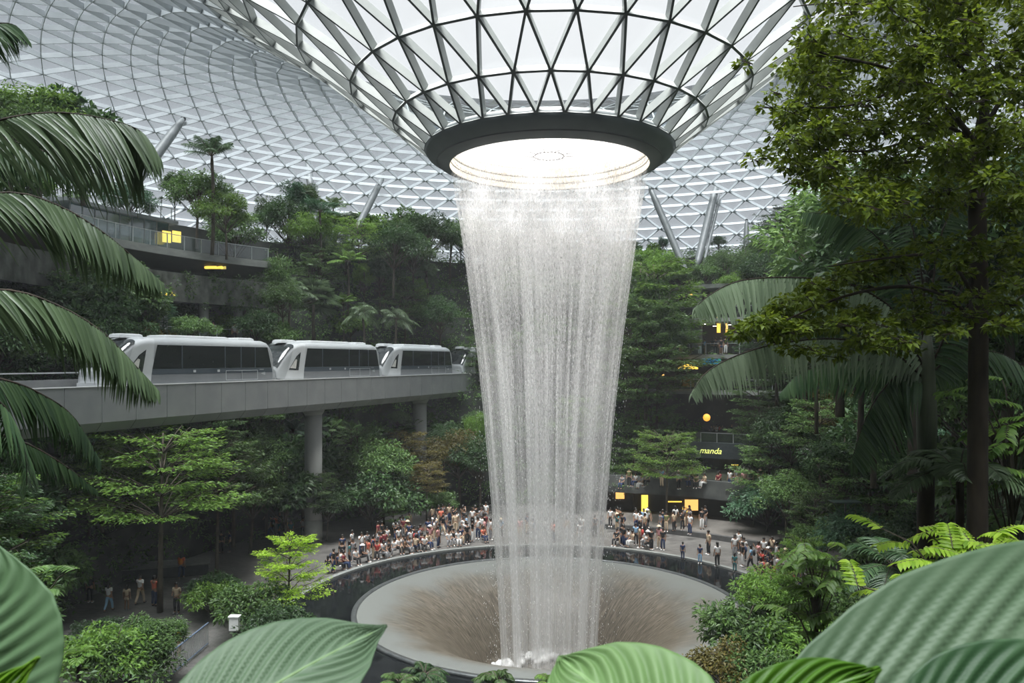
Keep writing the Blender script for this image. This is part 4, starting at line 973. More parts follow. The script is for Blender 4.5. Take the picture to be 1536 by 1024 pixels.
# striped railing and white box at the lower left
def lower_rail():
    a = np.array((*gp(205, 1060), 0.0)); b = np.array((*gp(312, 968), 0.0)); t = empty('striped_railing', tuple(a)); d = b-a; n = 46
    m = MB(); m.tube([(0, 0, 1.1), tuple(d+np.array([0, 0, 1.1]))], .04, 8); m.tube([(0, 0, .12), tuple(d+np.array([0, 0, .12]))], .03, 6); m.build('rail_bars', mat('rail_blue', (.10, .14, .2), (.16, .2, .28), .35), t)
    for k in range(n):
        p = d*k/(n-1); m = MB(); m.tube([tuple(p), tuple(p+np.array([0, 0, 1.1]))], .018, 5); m.build('baluster', RAILM, t)
    tag(t, 'metal railing with thin upright bars at the lower left behind the long leaf', 'railing')
    x, y = gp(352, 990); t = empty('white_box_lamp', (x, y, 0)); MB().tube([(0, 0, 0), (0, 0, 1.4)], .05, 8).build('post', DARKM, t)
    MB().box((0, 0, 1.7), (.42, .3, .6)).build('head', mat('white_box', (.7, .7, .68), rough=.5), t)
    MB().box((0, 0, 2.03), (.5, .36, .05)).build('cap', mat('white_box_cap', (.8, .8, .78), rough=.5), t); tag(t, 'white box on a post at the end of the striped railing', 'post box')
lower_rail()
def street_lamp():
    x, y = gp(1268, 905); t = empty('lamp_post', (x, y, 0)); H = CAMZ-(752-HY)/F*y
    MB().tube([(0, 0, 0), (0, 0, H)], [.08, .05], 10).build('pole', DARKM, t)
    m = MB(); m.box((0, 0, H), (1.6, .9, .05)); 
    for s in (-1, 1): m.tube([(0, 0, H-1.0), (.75*s, 0, H)], .025, 5)
    m.build('flat_head', mat('lamp_head', (.03, .06, .05), (.05, .09, .07), .4), t)
    tag(t, 'slim dark lamp post with a flat wide head behind the big bush at the right', 'lamp post')
street_lamp()

# ------------------------------------------------------------------ vegetation
def wood_and_leaves(wood, LV, LT, lm, quads=None):
    Wm = wood.mesh('trunk', BARK, True)
    V = []; T = []; n = 0
    for v, t in zip(LV, LT): V.append(v); T.append(t+n); n += len(v)
    Cm = mesh_np('foliage', np.vstack(V), [np.vstack(T)], lm)
    return Wm, Cm
def clump_tree(seed, H, R, kind, lm, ln, lw, n_cl, per, bare=.4, trunk_r=.14, lean=.4):
    rs = np.random.RandomState(seed); wood = MB(); LV = []; LT = []
    top = np.array([rs.normal()*lean, rs.normal()*lean, H*.93])
    tpn = bez((0, 0, 0), (top[0]*.2+rs.normal()*.15, top[1]*.2, H*.5), top, 9); wood.tube(tpn, np.linspace(trunk_r, trunk_r*.25, 9), 8)
    for k in range(n_cl):
        f = (k+.5)/n_cl
        if kind == 'layered':
            tier = int(f*6)/6+rs.uniform(-.03, .03); z = H*(bare+(1.02-bare)*tier); a = k*2.4+rs.uniform(-.3, .3)
            rr = R*(1.0-.55*tier**2)*rs.uniform(.6, 1.0); e = np.array([top[0]*z/H+rr*math.cos(a), top[1]*z/H+rr*math.sin(a), z+rr*.10+rs.uniform(-.15, .2)])
            b = Vector(tpn[min(8, int(z/H*8*.97))]); b.z = min(b.z, z)
            wood.tube(bez(b, (b*.5+Vector(e)*.5)+Vector((0, 0, .15)), e, 5), np.linspace(trunk_r*.32, .012, 5), 5)
            for q in range(5):
                s0 = np.array(tuple(b))*.65*(1-q*.18)+e*(.35+q*.18*.65) if q else np.array(tuple(b))*.5+e*.5
                da = a+rs.uniform(-1.2, 1.2); l2 = rr*rs.uniform(.35, .6)+.3
                e2 = s0+np.array([math.cos(da)*l2, math.sin(da)*l2, rs.uniform(-.05, .18)])
                wood.tube([s0, e2], [.012, .005], 3, cap=False)
                v, t = spray_leaves(rs, s0, e2, per//5, ln, lw, .42); LV.append(v); LT.append(t)
        else:
            u = nrm(rs.normal(size=3)); u[2] = abs(u[2])*1.0-.25
            zc = H*(bare+1)/2; hh = H*(1-bare)/2
            rr = rs.uniform(.55, 1.0); c = np.array([top[0]*.6+u[0]*R*rr, top[1]*.6+u[1]*R*rr, zc+u[2]*hh*rr*1.1])
            b = Vector(tpn[min(8, int(max(.15, (c[2]-.8)/H*.8)*8))])
            wood.tube(bez(b, (b*.6+Vector(c)*.4)+Vector((0, 0, -.05)), c, 5), np.linspace(trunk_r*.35, .015, 5), 5)
            cr_ = R*rs.uniform(.28, .42)
            v, t = clump_leaves(rs, c, cr_, cr_*(.55 if kind == 'round' else .8), per, ln, lw, .7 if kind == 'round' else .2); LV.append(v); LT.append(t)
    return wood_and_leaves(wood, LV, LT, lm)
def frond_arrays(rs, base, az, el, length, droop, nl, ll, lw, segs=3, hang=.5, wood=None, wr=.03):
    d = np.array([math.cos(az)*math.cos(el), math.sin(az)*math.cos(el), math.sin(el)])
    t = np.linspace(0, 1, 12)[:, None]; R_ = np.array(base)+d*length*t*(1-.18*droop*t)+np.array([0, 0, -1.0])*length*droop*.6*t**2
    if wood is not None: wood.tube(R_, np.linspace(wr, wr*.2, 12), 5, m=0)
    tt = np.linspace(.16, .99, nl); idx = tt*11; i0 = np.minimum(idx.astype(int), 10); f = (idx-i0)[:, None]
    C = R_[i0]*(1-f)+R_[i0+1]*f; Tg = nrm(R_[i0+1]-R_[i0]); S = nrm(np.cross(Tg, [0, 0, 1.0])); U = np.cross(S, Tg)
    prof = np.sin(np.clip(tt*1.02, 0, 1)*math.pi*.86+.3)*.9+.1; out = []
    for s in (-1, 1):
        D = nrm(S*s+Tg*.55+U*.12+rs.normal(size=(nl, 3))*.06)
        out.append((C, D, U, ll*prof*rs.uniform(.85, 1.1, nl), np.full(nl, lw), np.full(nl, hang)*rs.uniform(.7, 1.2, nl)))
    cat = [np.concatenate(x) for x in zip(*out)]
    return strip_leaves(cat[0], cat[1], cat[2], cat[3], cat[4], cat[5], segs)
def palm_proto(seed, H, nf, fl, lm, nl=34, trunk_r=.12, droop=.8, ll=.75, lw=.05, up=.2):
    rs = np.random.RandomState(seed); wood = MB(); V = []; Q = []; n = 0
    wood.tube(bez((0, 0, 0), (rs.normal()*.2, rs.normal()*.2, H*.5), (rs.normal()*.25, 0, H), 8), np.linspace(trunk_r*1.2, trunk_r, 8), 9)
    hb = wood.V[0][-1]; wood.tube([hb, hb+np.array([0, 0, .7])], [trunk_r*1.1, trunk_r*.6], 9)
    for k in range(nf):
        az = k*2.4+rs.uniform(-.2, .2); el = rs.uniform(.05, 1.35)+up*.3
        v, q = frond_arrays(rs, hb+np.array([0, 0, .6]), az, el, fl*rs.uniform(.8, 1.1), droop*rs.uniform(.7, 1.2), nl, ll, lw, 3, .55, wood, .03)
        V.append(v); Q.append(q+n); n += len(v)
    return wood.mesh('trunk', BARK, True), mesh_np('crown', np.vstack(V), [np.vstack(Q)], lm)
def fan_proto(seed, H, nf, r, lm, trunk_r=.12):
    rs = np.random.RandomState(seed); wood = MB(); V = []; T = []; n = 0
    wood.tube([(0, 0, 0), (0, 0, H*.5), (.05, 0, H)], [trunk_r, trunk_r, trunk_r*.8], 8)
    for k in range(nf):
        az = k*2.4; el = rs.uniform(-.35, 1.2); d = np.array([math.cos(az)*math.cos(el), math.sin(az)*math.cos(el), math.sin(el)]); L_ = r*rs.uniform(.8, 1.1)
        c = np.array([0, 0, H])+d*L_*.9; wood.tube([(0, 0, H), tuple(c)], [.025, .012], 4)
        s = nrm(np.cross(d, [0, 0, 1.0])); u = np.cross(s, d); m = 22; a = np.linspace(-1.9, 1.9, m)
        D = d[None]*np.cos(a)[:, None]+s[None]*np.sin(a)[:, None]+u[None]*.1
        v, t = leaf_quads(np.repeat(c[None], m, 0), D, np.repeat(u[None], m, 0), L_*rs.uniform(.85, 1.05, m), L_*.16, .3, .35)
        V.append(v); T.append(t+n); n += len(v)
    return wood.mesh('trunk', BARK, True), mesh_np('crown', np.vstack(V), [np.vstack(T)], lm)
PT = {
 'layered': [clump_tree(11+k, 9, 3.1, 'layered', L['mid'], .24, .11, 34, 230, .38) for k in range(3)]+[clump_tree(15+k, 9, 3.3, 'layered', L['mid'], .22, .10, 38, 190, .54, .13) for k in range(2)],
 'round': [clump_tree(31+k, 7.5, 2.7, 'round', L['mid'], .27, .12, 34, 170, .35) for k in range(3)],
 'bigleaf': [clump_tree(51+k, 6, 2.2, 'big', L['dark'], .48, .24, 22, 90, .25) for k in range(2)],
 'slender': [clump_tree(61+k, 10, 1.7, 'big', L['mid'], .34, .09, 30, 130, .3, .09) for k in range(2)],
 'bush': [clump_tree(71+k, 2.6, 1.7, 'round', L['mid'], .2, .1, 24, 150, .05, .05) for k in range(2)],
 'palm': [palm_proto(81, 7, 18, 2.9, L['palm'], droop=.5), palm_proto(82, 5, 18, 3.4, L['palm'], droop=1.0, ll=.85)],
 'fanpalm': [fan_proto(91, 3.2, 34, 1.25, L['palm'])],
 'fern': [palm_proto(95, .5, 16, 1.5, L['fresh'], 26, .05, .9, .34, .05)],
 'treefern': [palm_proto(97, 4.2, 16, 2.3, L['fresh'], 36, .09, .55, .5, .07, 0)],
}
BASEH = {'layered': 9, 'round': 7.5, 'bigleaf': 6, 'slender': 10, 'bush': 2.6, 'palm': 9, 'fanpalm': 4.2, 'fern': 1.3, 'treefern': 5}
WIDE = {'layered': 3.2, 'round': 3.3, 'bigleaf': 2.8, 'slender': 2, 'bush': 2.1, 'palm': 3, 'fanpalm': 2.2, 'fern': 1.4, 'treefern': 2.3}
NAMES = {'layered': ('layered_tree', 'tree', 'flat tiered tree'), 'round': ('broadleaf_tree', 'tree', 'round crowned tree'), 'bigleaf': ('large_leaved_tree', 'tree', 'large leaved tree'),
         'slender': ('slender_tree', 'tree', 'tall narrow tree'), 'bush': ('bush', 'bush', 'dense leafy bush'), 'palm': ('feather_palm', 'palm', 'feather palm'), 'fanpalm': ('fan_palm', 'palm', 'fan palm'),
         'fern': ('fern', 'fern', 'arching fern'), 'treefern': ('tree_fern', 'tree fern', 'tree fern')}
COLW = {'dark': 'dark green', 'mid': 'mid green', 'bright': 'bright yellow green', 'fresh': 'fresh green', 'blue': 'bluish green', 'olive': 'olive brown', 'palm': 'pale green', 'palmd': 'deep green', 'ficus': 'yellow green'}
def plant(kind, x, y, z, h, col='mid', where='', rz=None, sxy=1.0, label=None, group=None, var=None):
    rr_ = math.hypot(x-AX, y-AY)+1.5
    if rr_ > 20: h = min(h, float(np.interp(rr_, [p[0] for p in PROF], [p[1] for p in PROF]))-z-.8)
    nm, cat, desc = NAMES[kind]; W_, C_ = RN.choice(PT[kind]) if var is None else PT[kind][var]
    s = h/BASEH[kind]; t = empty(nm, (x, y, z), RN.uniform(0, 6.28) if rz is None else rz); t.scale = (s*sxy, s*sxy, s)
    link(bpy.data.objects.new('trunk', W_), t); c = link(bpy.data.objects.new('foliage' if kind not in ('palm', 'fanpalm', 'fern', 'treefern') else 'crown', C_), t); objmat(c, L[col])
    tag(t, label or ('%s %s %s' % (COLW[col], desc, where)), cat, group, pos=(x, y, z+h*.6)); return t
def tree_px(kind, px, ytop, Y, h=None, col='mid', where='', **k):
    """the tree whose top shows at (px, ytop), standing on the ground at distance Y"""
    p = P(px, ytop, Y); z = ground_z(p.x, p.y)
    if h is None: h = p.z-z
    else: z = p.z-h
    return plant(kind, p.x, p.y, z, h, col, where, **k)
def zone(px, py):
    if py < 330: v = 'against the roof'
    elif py < 480: v = 'high up'
    elif py < 620: v = 'halfway up'
    else: v = 'low down'
    if px < 190: h = 'behind the left palm fronds'
    elif px < 440: h = 'near the front train car'
    elif px < 700: h = 'between train and waterfall'
    elif px < 945: h = 'behind the waterfall'
    elif px < 1130: h = 'by the right balconies'
    elif px < 1380: h = 'behind the right palm'
    else: h = 'behind the right dark trunk'
    return h+', '+v
# --- automatic planting of the terraces, keeping the decks, shops and balconies in view
WIN = [(196, 345, 396, 492), (1005, 425, 1110, 545), (1008, 545, 1100, 592), (1055, 640, 1120, 700), (945, 705, 1130, 792), (150, 300, 325, 365)]
TRACKBOX = lambda x, y: abs(((x-G0.x)*TN.x+(y-G0.y)*TN.y)+1.8) < 3.6
def blocked(x, y, z, h, kind, s):
    wd = WIDE[kind]*s
    if y < 4: return True
    px, pt = pix((x, y, z+h)); _, pb = pix((x, y, z)); w_ = wd*F/y*.8
    for a, b, c, d in WIN:
        if px+w_ > a and px-w_ < c and pt < d and pb > b: return True
    return False
PCOL = ['dark', 'dark', 'mid', 'mid', 'mid', 'blue', 'fresh']
def auto():
    n = 0
    for k in range(8):
        zk = LZ[k]
        for i in range(200):
            a = i*1.45+RN.uniform(-.4, .4)-50
            if a > 232: break
            R = Rk(a); r0 = R[k-1] if k else 22.5; r1 = R[k] if k < 7 else R[6]+7
            if k == 0: continue
            gap = r1-r0
            keep = {1: .34, 2: .36, 3: .36, 4: .36, 5: .36, 6: .42, 7: .42}[k]
            if RN.random() > keep: continue
            r = r0+min(gap*.9, 1.0)*RN.uniform(.3, 1)+(RN.uniform(0, 4) if k >= 6 else RN.uniform(0, max(0, gap-1)*.6))
            p = pol(r, a, zk)
            if p.y < 14: continue
            px, py = pix((p.x, p.y, zk+3))
            if px < -120 or px > 1640: continue
            kind = RN.choice(['layered', 'round', 'round', 'bigleaf', 'slender', 'palm', 'layered', 'treefern', 'bush', 'fanpalm'] if k < 6 else ['round', 'palm', 'slender', 'layered', 'round', 'palm', 'bigleaf'])
            h = {'layered': 7, 'round': 6, 'bigleaf': 4.8, 'slender': 8, 'bush': 2.8, 'palm': 7, 'fanpalm': 4, 'treefern': 4.5}[kind]*RN.uniform(.75, 1.15)
            if k <= 1 and kind in ('palm',): kind = 'layered'
            if px < 720 and TRACKBOX(p.x, p.y) and zk+h > 9.5:
                if zk > 9: continue
                h = 9.3-zk
            # keep the view of the train itself free
            if 150 < px < 712 and py > 480 and zk > 6 and (p.x-G0.x)*TN.x+(p.y-G0.y)*TN.y > -1: continue
            if blocked(p.x, p.y, zk, h, kind, h/BASEH[kind]): continue
            if px > 1090 and k == 7 and px < 1230: h *= .8
            if 940 < px < 1100 and k >= 6: h *= .55
            col = 'palm' if kind in ('palm', 'fanpalm') and RN.random() < .6 else RN.choice(PCOL)
            plant(kind, p.x, p.y, zk-.1, h, col, zone(px, pix((p.x, p.y, zk+h*.6))[1])); n += 1
    return n
NAUTO = auto()
# --- trees one can point to
tree_px('round', 60, 122, 44, 7.5, 'fresh', 'against the roof above the left palm fronds', sxy=1.0)
tree_px('round', 15, 135, 42, 7.0, 'mid', 'at the left edge above the palm fronds')
tree_px('bigleaf', 125, 130, 46, 7.0, 'dark', 'against the roof left of the grey strut')
tree_px('palm', 243, 183, 80, 9, 'palmd', 'behind the slanted strut at the left')
tree_px('palm', 318, 207, 60, 9.0, 'palmd', 'standing tallest above the left deck, in front of the glass roof')
tree_px('round', 340, 282, 60, 5.5, 'fresh', 'small, above the right end of the left deck')
tree_px('slender', 225, 225, 80, 8.0, 'mid', 'beside the slanted strut above the glass pavilion')
tree_px('slender', 262, 245, 76, 7.0, 'mid', 'above the teal pavilion, slim trunk')
tree_px('round', 295, 250, 62, 6.5, 'mid', 'behind the teal pavilion roof')
tree_px('round', 195, 270, 58, 5, 'blue', 'just right of the tall left frond tip, by the pavilion')
for k, (px, yt, Y, c) in enumerate([(400, 285, 84, 'mid'), (430, 292, 80, 'dark'), (500, 296, 86, 'mid'), (480, 300, 78, 'blue'), (560, 318, 90, 'dark'), (610, 312, 92, 'mid'), (640, 316, 88, 'dark'), (675, 322, 90, 'mid'), (350, 310, 72, 'mid'), (540, 325, 82, 'fresh'), (590, 330, 80, 'dark')]):
    tree_px(['slender', 'round', 'palm', 'palm', 'slender', 'bigleaf', 'round', 'palm', 'round', 'layered', 'round'][k], px, yt, Y, 8, c, 'on the left skyline')
for k, (px, yt, Y, c) in enumerate([(740, 345, 96, 'dark'), (790, 350, 98, 'mid'), (840, 352, 98, 'dark'), (890, 350, 96, 'mid'), (930, 352, 92, 'dark'), (975, 368, 88, 'fresh'), (1000, 372, 90, 'mid'), (1130, 345, 88, 'mid'), (1165, 320, 84, 'dark'), (1195, 335, 80, 'blue'), (1225, 345, 76, 'mid'), (1255, 350, 74, 'dark'), (1090, 388, 92, 'dark')]):
    tree_px(['round', 'layered', 'slender', 'round', 'bigleaf', 'round', 'slender', 'slender', 'layered', 'palm', 'palm', 'bigleaf', 'round'][k], px, yt, Y, 8, c, 'on the right skyline')
tree_px('fanpalm', 470, 432, 70, 5.2, 'palm', 'just behind the second train car, centre of the left slope')
tree_px('palm', 405, 430, 68, 6, 'palm', 'behind the rear roof of the first train car')
tree_px('palm', 545, 425, 74, 8, 'palm', 'behind the third train car, slim pale trunk')
tree_px('palm', 590, 432, 76, 8, 'palm', 'behind the third train car, drooping fronds')
tree_px('treefern', 520, 390, 78, 6, 'fresh', 'up the slope behind the second train car')
tree_px('palm', 440, 330, 82, 8, 'palm', 'on the upper slope left of the strut')
tree_px('palm', 575, 372, 84, 8, 'palm', 'on the upper slope above the third train car')
tree_px('round', 660, 440, 82, 7, 'dark', 'on the slope right of the third car by the waterfall edge')
tree_px('round', 620, 350, 84, 7, 'mid', 'on the upper slope by the waterfall edge')
tree_px('layered', 245, 452, 54.5, 3.6, 'blue', 'dark shrub like, hanging over the lower left deck')
tree_px('bush', 285, 470, 53, 2.3, 'mid', 'in front of the lower left deck railing')
tree_px('bush', 220, 480, 51, 2.5, 'olive', 'above the nose of the front train car')
tree_px('bush', 385, 462, 62, 3, 'dark', 'at the right end of the lower left deck')
tree_px('bush', 410, 480, 63, 3, 'mid', 'behind the coupling of first and second car')
for k, (px, yt, Y, kd, c, hh) in enumerate([(20, 380, 50, 'layered', 'mid', 9), (60, 400, 49, 'round', 'dark', 8), (105, 372, 50, 'layered', 'mid', 9.5), (140, 405, 49, 'bigleaf', 'dark', 7), (175, 385, 51, 'round', 'mid', 9), (195, 402, 52, 'layered', 'blue', 7), (205, 425, 53, 'bush', 'mid', 3), (160, 440, 48, 'round', 'dark', 7), (100, 455, 47, 'bush', 'mid', 4), (215, 452, 51, 'treefern', 'mid', 5), (30, 460, 47, 'layered', 'mid', 8), (125, 480, 46, 'bush', 'mid', 4), (60, 500, 45, 'bush', 'dark', 4), (185, 478, 50, 'bush', 'fresh', 3)]):
    tree_px(kd, px, yt, Y, hh, c, 'in front of the left decks')
for k, (px, yt, Y, kd, c, hh) in enumerate([(1260, 235, 42, 'round', 'mid', 14), (1310, 215, 34, 'slender', 'dark', 15), (1370, 230, 30, 'round', 'dark', 13), (1430, 200, 33, 'slender', 'mid', 16), (1500, 215, 28, 'round', 'dark', 14), (1550, 230, 36, 'bigleaf', 'dark', 16), (1345, 330, 40, 'bigleaf', 'dark', 12), (1460, 330, 36, 'round', 'mid', 13), (1530, 400, 34, 'layered', 'dark', 11), (1290, 350, 44, 'layered', 'dark', 12), (1400, 420, 38, 'round', 'dark', 11), (1490, 480, 30, 'round', 'mid', 9), (1225, 300, 50, 'slender', 'mid', 15), (1205, 420, 60, 'round', 'mid', 10), (1165, 440, 66, 'layered', 'dark', 10)]):
    tree_px(kd, px, yt, Y, hh, c, 'towering behind the right palm')
for k, (px, yt, Y, kd, c) in enumerate([(705, 322, 92, 'round', 'mid'), (760, 330, 94, 'slender', 'mid'), (810, 335, 95, 'round', 'dark'), (865, 338, 95, 'layered', 'mid'), (915, 345, 94, 'palm', 'palm'), (780, 400, 88, 'round', 'mid'), (850, 410, 86, 'round', 'dark'), (900, 430, 84, 'layered', 'mid'), (820, 470, 84, 'bigleaf', 'mid'), (740, 420, 88, 'palm', 'palm')]):
    tree_px(kd, px, yt, Y, 9, c, 'seen through the falling water')
for px, yt, Y, kd, c, hh in ((418, 368, 66, 'slender', 'mid', 8), (425, 420, 64.5, 'round', 'mid', 5), (435, 385, 68, 'palm', 'palm', 8)):
    tree_px(kd, px, yt, Y, hh, c, 'covering the right end of the left decks')
for k, (px, py, h, kd, c) in enumerate([(110, 815, 4, 'bigleaf', 'mid'), (150, 812, 3, 'bush', 'mid'), (195, 808, 4.5, 'round', 'mid'), (240, 800, 3, 'bush', 'mid'), (285, 798, 4.5, 'bigleaf', 'mid'), (330, 795, 3.2, 'bush', 'fresh'), (365, 790, 5, 'round', 'mid'), (400, 782, 3, 'bush', 'mid'), (445, 785, 3.5, 'bigleaf', 'mid'), (95, 845, 3, 'bush', 'mid')]):
    x, y = gp(px, py); plant(kd, x, y, ground_z(x, y), h, c, 'at the left plaza\'s back edge')
for k, (px, yt, Y, kd, c, hh) in enumerate([(1085, 372, 80, 'round', 'mid', 5), (1120, 362, 78, 'slender', 'mid', 7), (1150, 372, 76, 'round', 'dark', 7), (1060, 392, 79, 'bush', 'mid', 2.6), (1030, 398, 79, 'bush', 'mid', 2.4), (1105, 405, 77, 'bush', 'fresh', 2.6), (1180, 395, 72, 'palm', 'palm', 7)]):
    tree_px(kd, px, yt, Y, hh, c, 'on top of the right building')
# below the track
for k, (px, yt, Y, c, kd) in enumerate([(540, 632, 68, 'mid', 'layered'), (575, 655, 66, 'mid', 'round'), (610, 640, 72, 'olive', 'layered'), (640, 690, 68, 'olive', 'layered'), (690, 640, 74, 'olive', 'round'), (720, 650, 72, 'dark', 'round'), (455, 650, 64, 'dark', 'bigleaf'), (400, 655, 62, 'mid', 'round'),
                                        (430, 690, 58, 'dark', 'bigleaf'), (375, 690, 56, 'mid', 'round'), (560, 700, 64, 'dark', 'bush'), (590, 735, 63, 'mid', 'layered'), (470, 700, 60, 'mid', 'layered'), (350, 650, 55, 'mid', 'round'), (490, 730, 60, 'dark', 'round'), (665, 735, 70, 'mid', 'bush')]):
    p = P(px, yt, Y); tree_px(kd, px, yt, Y, min(8, p.z-.1), c, 'below the track by the pillars')
# the large layered trees on the left plaza
plant('layered', *gp(240, 918), 0, 10.6, 'fresh', sxy=1.1, var=3, label='large fresh green layered tree with slim dark trunk on the left plaza below the track')
plant('layered', *gp(150, 880), 0, 9.6, 'fresh', sxy=1.1, var=4, label='layered green tree left of the slim trunked plaza tree, under the track')
plant('layered', *gp(325, 870), 0, 9.3, 'mid', sxy=1.0, var=3, label='mid green layered tree right of the large plaza tree, below the track')
plant('layered', *gp(60, 880), 0, 8.2, 'mid', sxy=1.2, var=0, label='mid green tree at the left edge of the plaza under the palm fronds')
x, y = gp(432, 945); plant('layered', x, y, 0, CAMZ-(795-HY)/F*y, 'bright', sxy=1.0, var=1, rz=2.0, label='vivid yellow green tree with flat tiers at the left rim of the pool')
x, y = gp(320, 915); plant('bush', x, y, 0, 2.2, 'dark', label='dark leafy bush between the left plaza and the vivid tree')
for k, (px, py, h, c, kd) in enumerate([(75, 935, 4.4, 'mid', 'bigleaf'), (20, 960, 6.0, 'dark', 'bigleaf'), (240, 1030, 3.0, 'mid', 'round'), (150, 985, 1.9, 'dark', 'bush'), (195, 990, 2.0, 'mid', 'bush'), (322, 930, 2.2, 'fresh', 'bush'), (375, 960, 3.0, 'mid', 'bush'), (410, 985, 2.5, 'dark', 'bush'),
                                        (90, 1030, 1.6, 'mid', 'fern'), (200, 1040, 2.6, 'mid', 'bush'), (395, 950, 1.8, 'mid', 'bush'), (45, 900, 6.0, 'dark', 'round'), (100, 850, 5.0, 'dark', 'bigleaf'), (440, 1010, 2.4, 'dark', 'bush'), (20, 1020, 4.5, 'mid', 'bigleaf'), (160, 1040, 3, 'fresh', 'bush')]):
    x, y = gp(px, py); plant(kd, x, y, ground_z(x, y), h, c, 'in the lower left planting')
# right side
for k, (px, yt, Y, c, kd, hh) in enumerate([(1000, 640, 66, 'fresh', 'layered', 9.5), (960, 520, 74, 'mid', 'layered', 10), (985, 420, 74, 'mid', 'slender', 15), (955, 375, 76, 'mid', 'slender', 17), (990, 380, 77, 'fresh', 'layered', 16), (968, 440, 73, 'mid', 'layered', 13), (975, 590, 74, 'mid', 'layered', 8), (950, 650, 72, 'mid', 'layered', 7), (1150, 600, 72, 'mid', 'layered', 8),
        (1150, 640, 64, 'mid', 'layered', 8.5), (1190, 600, 62, 'dark', 'round', 8), (1230, 590, 58, 'mid', 'layered', 8), (1180, 700, 58, 'mid', 'round', 6), (1150, 722, 62, 'blue', 'bush', 4), (1130, 730, 64, 'mid', 'layered', 4.4), (1220, 730, 52, 'mid', 'layered', 7.3), (1260, 640, 52, 'dark', 'round', 8), (1300, 650, 50, 'mid', 'layered', 9),
        (1330, 600, 52, 'dark', 'bigleaf', 8), (1290, 760, 44, 'blue', 'bush', 3.2), (1320, 780, 42, 'mid', 'bush', 3.4), (1215, 780, 48, 'mid', 'round', 5), (1430, 640, 36, 'dark', 'bigleaf', 6), (1500, 620, 32, 'mid', 'bigleaf', 7), (1370, 760, 38, 'dark', 'round', 6), (1255, 560, 60, 'olive', 'layered', 8), (1140, 560, 70, 'mid', 'layered', 8),
        (1200, 520, 66, 'dark', 'round', 8), (1310, 540, 56, 'dark', 'round', 8), (1250, 480, 62, 'mid', 'round', 8)]):
    p = P(px, yt, Y); g = ground_z(p.x, p.y); 
    tree_px(kd, px, yt, Y, min(hh, max(1.8, p.z-g)) if p.z-g < hh else hh, c, 'on the right slope')
x, y = gp(1208, 1010); plant('layered', x, y, ground_z(x, y), CAMZ-(790-HY)/F*y-ground_z(x, y), 'fresh', sxy=.62, var=2, rz=.7, label='tall fresh green bush like tree at the lower right rim of the pool')
for k, (px, py, h, c, kd) in enumerate([(1150, 1000, 4.6, 'fresh', 'round'), (1110, 1010, 3.4, 'mid', 'bush'), (1190, 1000, 3.2, 'mid', 'bush'), (1255, 985, 3.4, 'mid', 'bush'), (1225, 1040, 3.2, 'fresh', 'bush'), (1090, 1050, 2.4, 'olive', 'bush'), (1140, 1060, 2.4, 'mid', 'bush'), (1290, 960, 2.6, 'dark', 'bush')]):
    x, y = gp(px, py); plant(kd, x, y, ground_z(x, y), h, c, 'at the lower right pool rim')
for k, (px, py, h, kd, c) in enumerate([(745, 1062, 1.3, 'fern', 'mid'), (830, 1064, 1.2, 'fern', 'fresh'), (600, 1062, 1.2, 'fern', 'mid'), (660, 1070, 1.3, 'bush', 'dark'), (640, 1050, 1.2, 'fern', 'dark')]):
    x, y = gp(px, py); plant(kd, x, y, ground_z(x, y), h, c, 'at the bottom edge in front of the pool')
# --- undergrowth covering the terraces: nobody could count it
def undergrowth(a0, a1, label, cl_per_m2, ln, seed, lm, zmax=26, maxh=1.0, floorband=False, rmin=0, per=26):
    rs = np.random.RandomState(seed); P_ = []
    for k in range(8):
        if LZ[k] > zmax: continue
        for side in ('tread', 'riser'):
            aa = np.arange(a0, a1, 1.0)
            for a in aa:
                R = Rk(a); r0 = R[k-1] if k else R[0]-(1.2 if floorband else 0); r1 = R[k] if k < 7 else min(R[6]+9, 58)
                if side == 'riser':
                    if k == 7: continue
                    m = int(r1*math.pi/180*(LZ[k+1]-LZ[k])*cl_per_m2*1.3+rs.uniform()); 
                    for _ in range(m): P_.append((*pol(r1-.1-rs.uniform(0, .4), a+rs.uniform(0, 1), rs.uniform(LZ[k], LZ[k+1])), -1, k))
                else:
                    m = int((r0+r1)/2*math.pi/180*min(r1-r0, 6)*cl_per_m2+rs.uniform())
                    for _ in range(m): P_.append((*pol(r0+rs.uniform(0, 1)*min(r1-r0, 6), a+rs.uniform(0, 1), LZ[k]), 1, k))
    V = []; T = []; n = 0; b = 0
    for x, y, z, sd, k in P_:
        if y < 2.5: continue
        px, py = pix((x, y, z))
        if px < -150 or px > 1690 or py > 1300: continue
        hide = False
        for (wa, wb, wc, wd) in WIN:
            if wa < px < wc and wb < py < wd: hide = True
        if hide: continue
        hh = rs.uniform(.25, maxh); rx = rs.uniform(.35, .8)*(1 if y > 30 else .6)
        v, t = clump_leaves(rs, (x, y, z+(hh*.5 if sd > 0 else 0)), rx, hh*.6, per, ln*(1 if y > 30 else .6), ln*.46*(1 if y > 30 else .6), .55)
        V.append(v); T.append(t+n); n += len(v)
    o = link(bpy.data.objects.new('undergrowth', mesh_np('undergrowth', np.vstack(V), [np.vstack(T)], lm)))
    stuff(o, label, 'undergrowth', pos=tuple(pol(35, (a0+a1)/2, 8)), uniq=True)
    return n
UG = leaf_mat('undergrowth_leaf', (.04, .088, .028), (.12, .21, .06))
undergrowth(120, 215, 'dense green creepers and shrubs covering the left terraces behind the track', .85, .27, 1, UG, per=24)
undergrowth(60, 125, 'dense green planting on the slope behind the waterfall', 1.25, .32, 2, UG, per=22, maxh=1.5)
undergrowth(-25, 60, 'dense green planting on the terraces at the right', .85, .27, 3, UG, per=24)
undergrowth(215, 335, 'low dark green planting on the slope below the viewpoint', 1.1, .26, 4, UG, 8, .7, per=24)

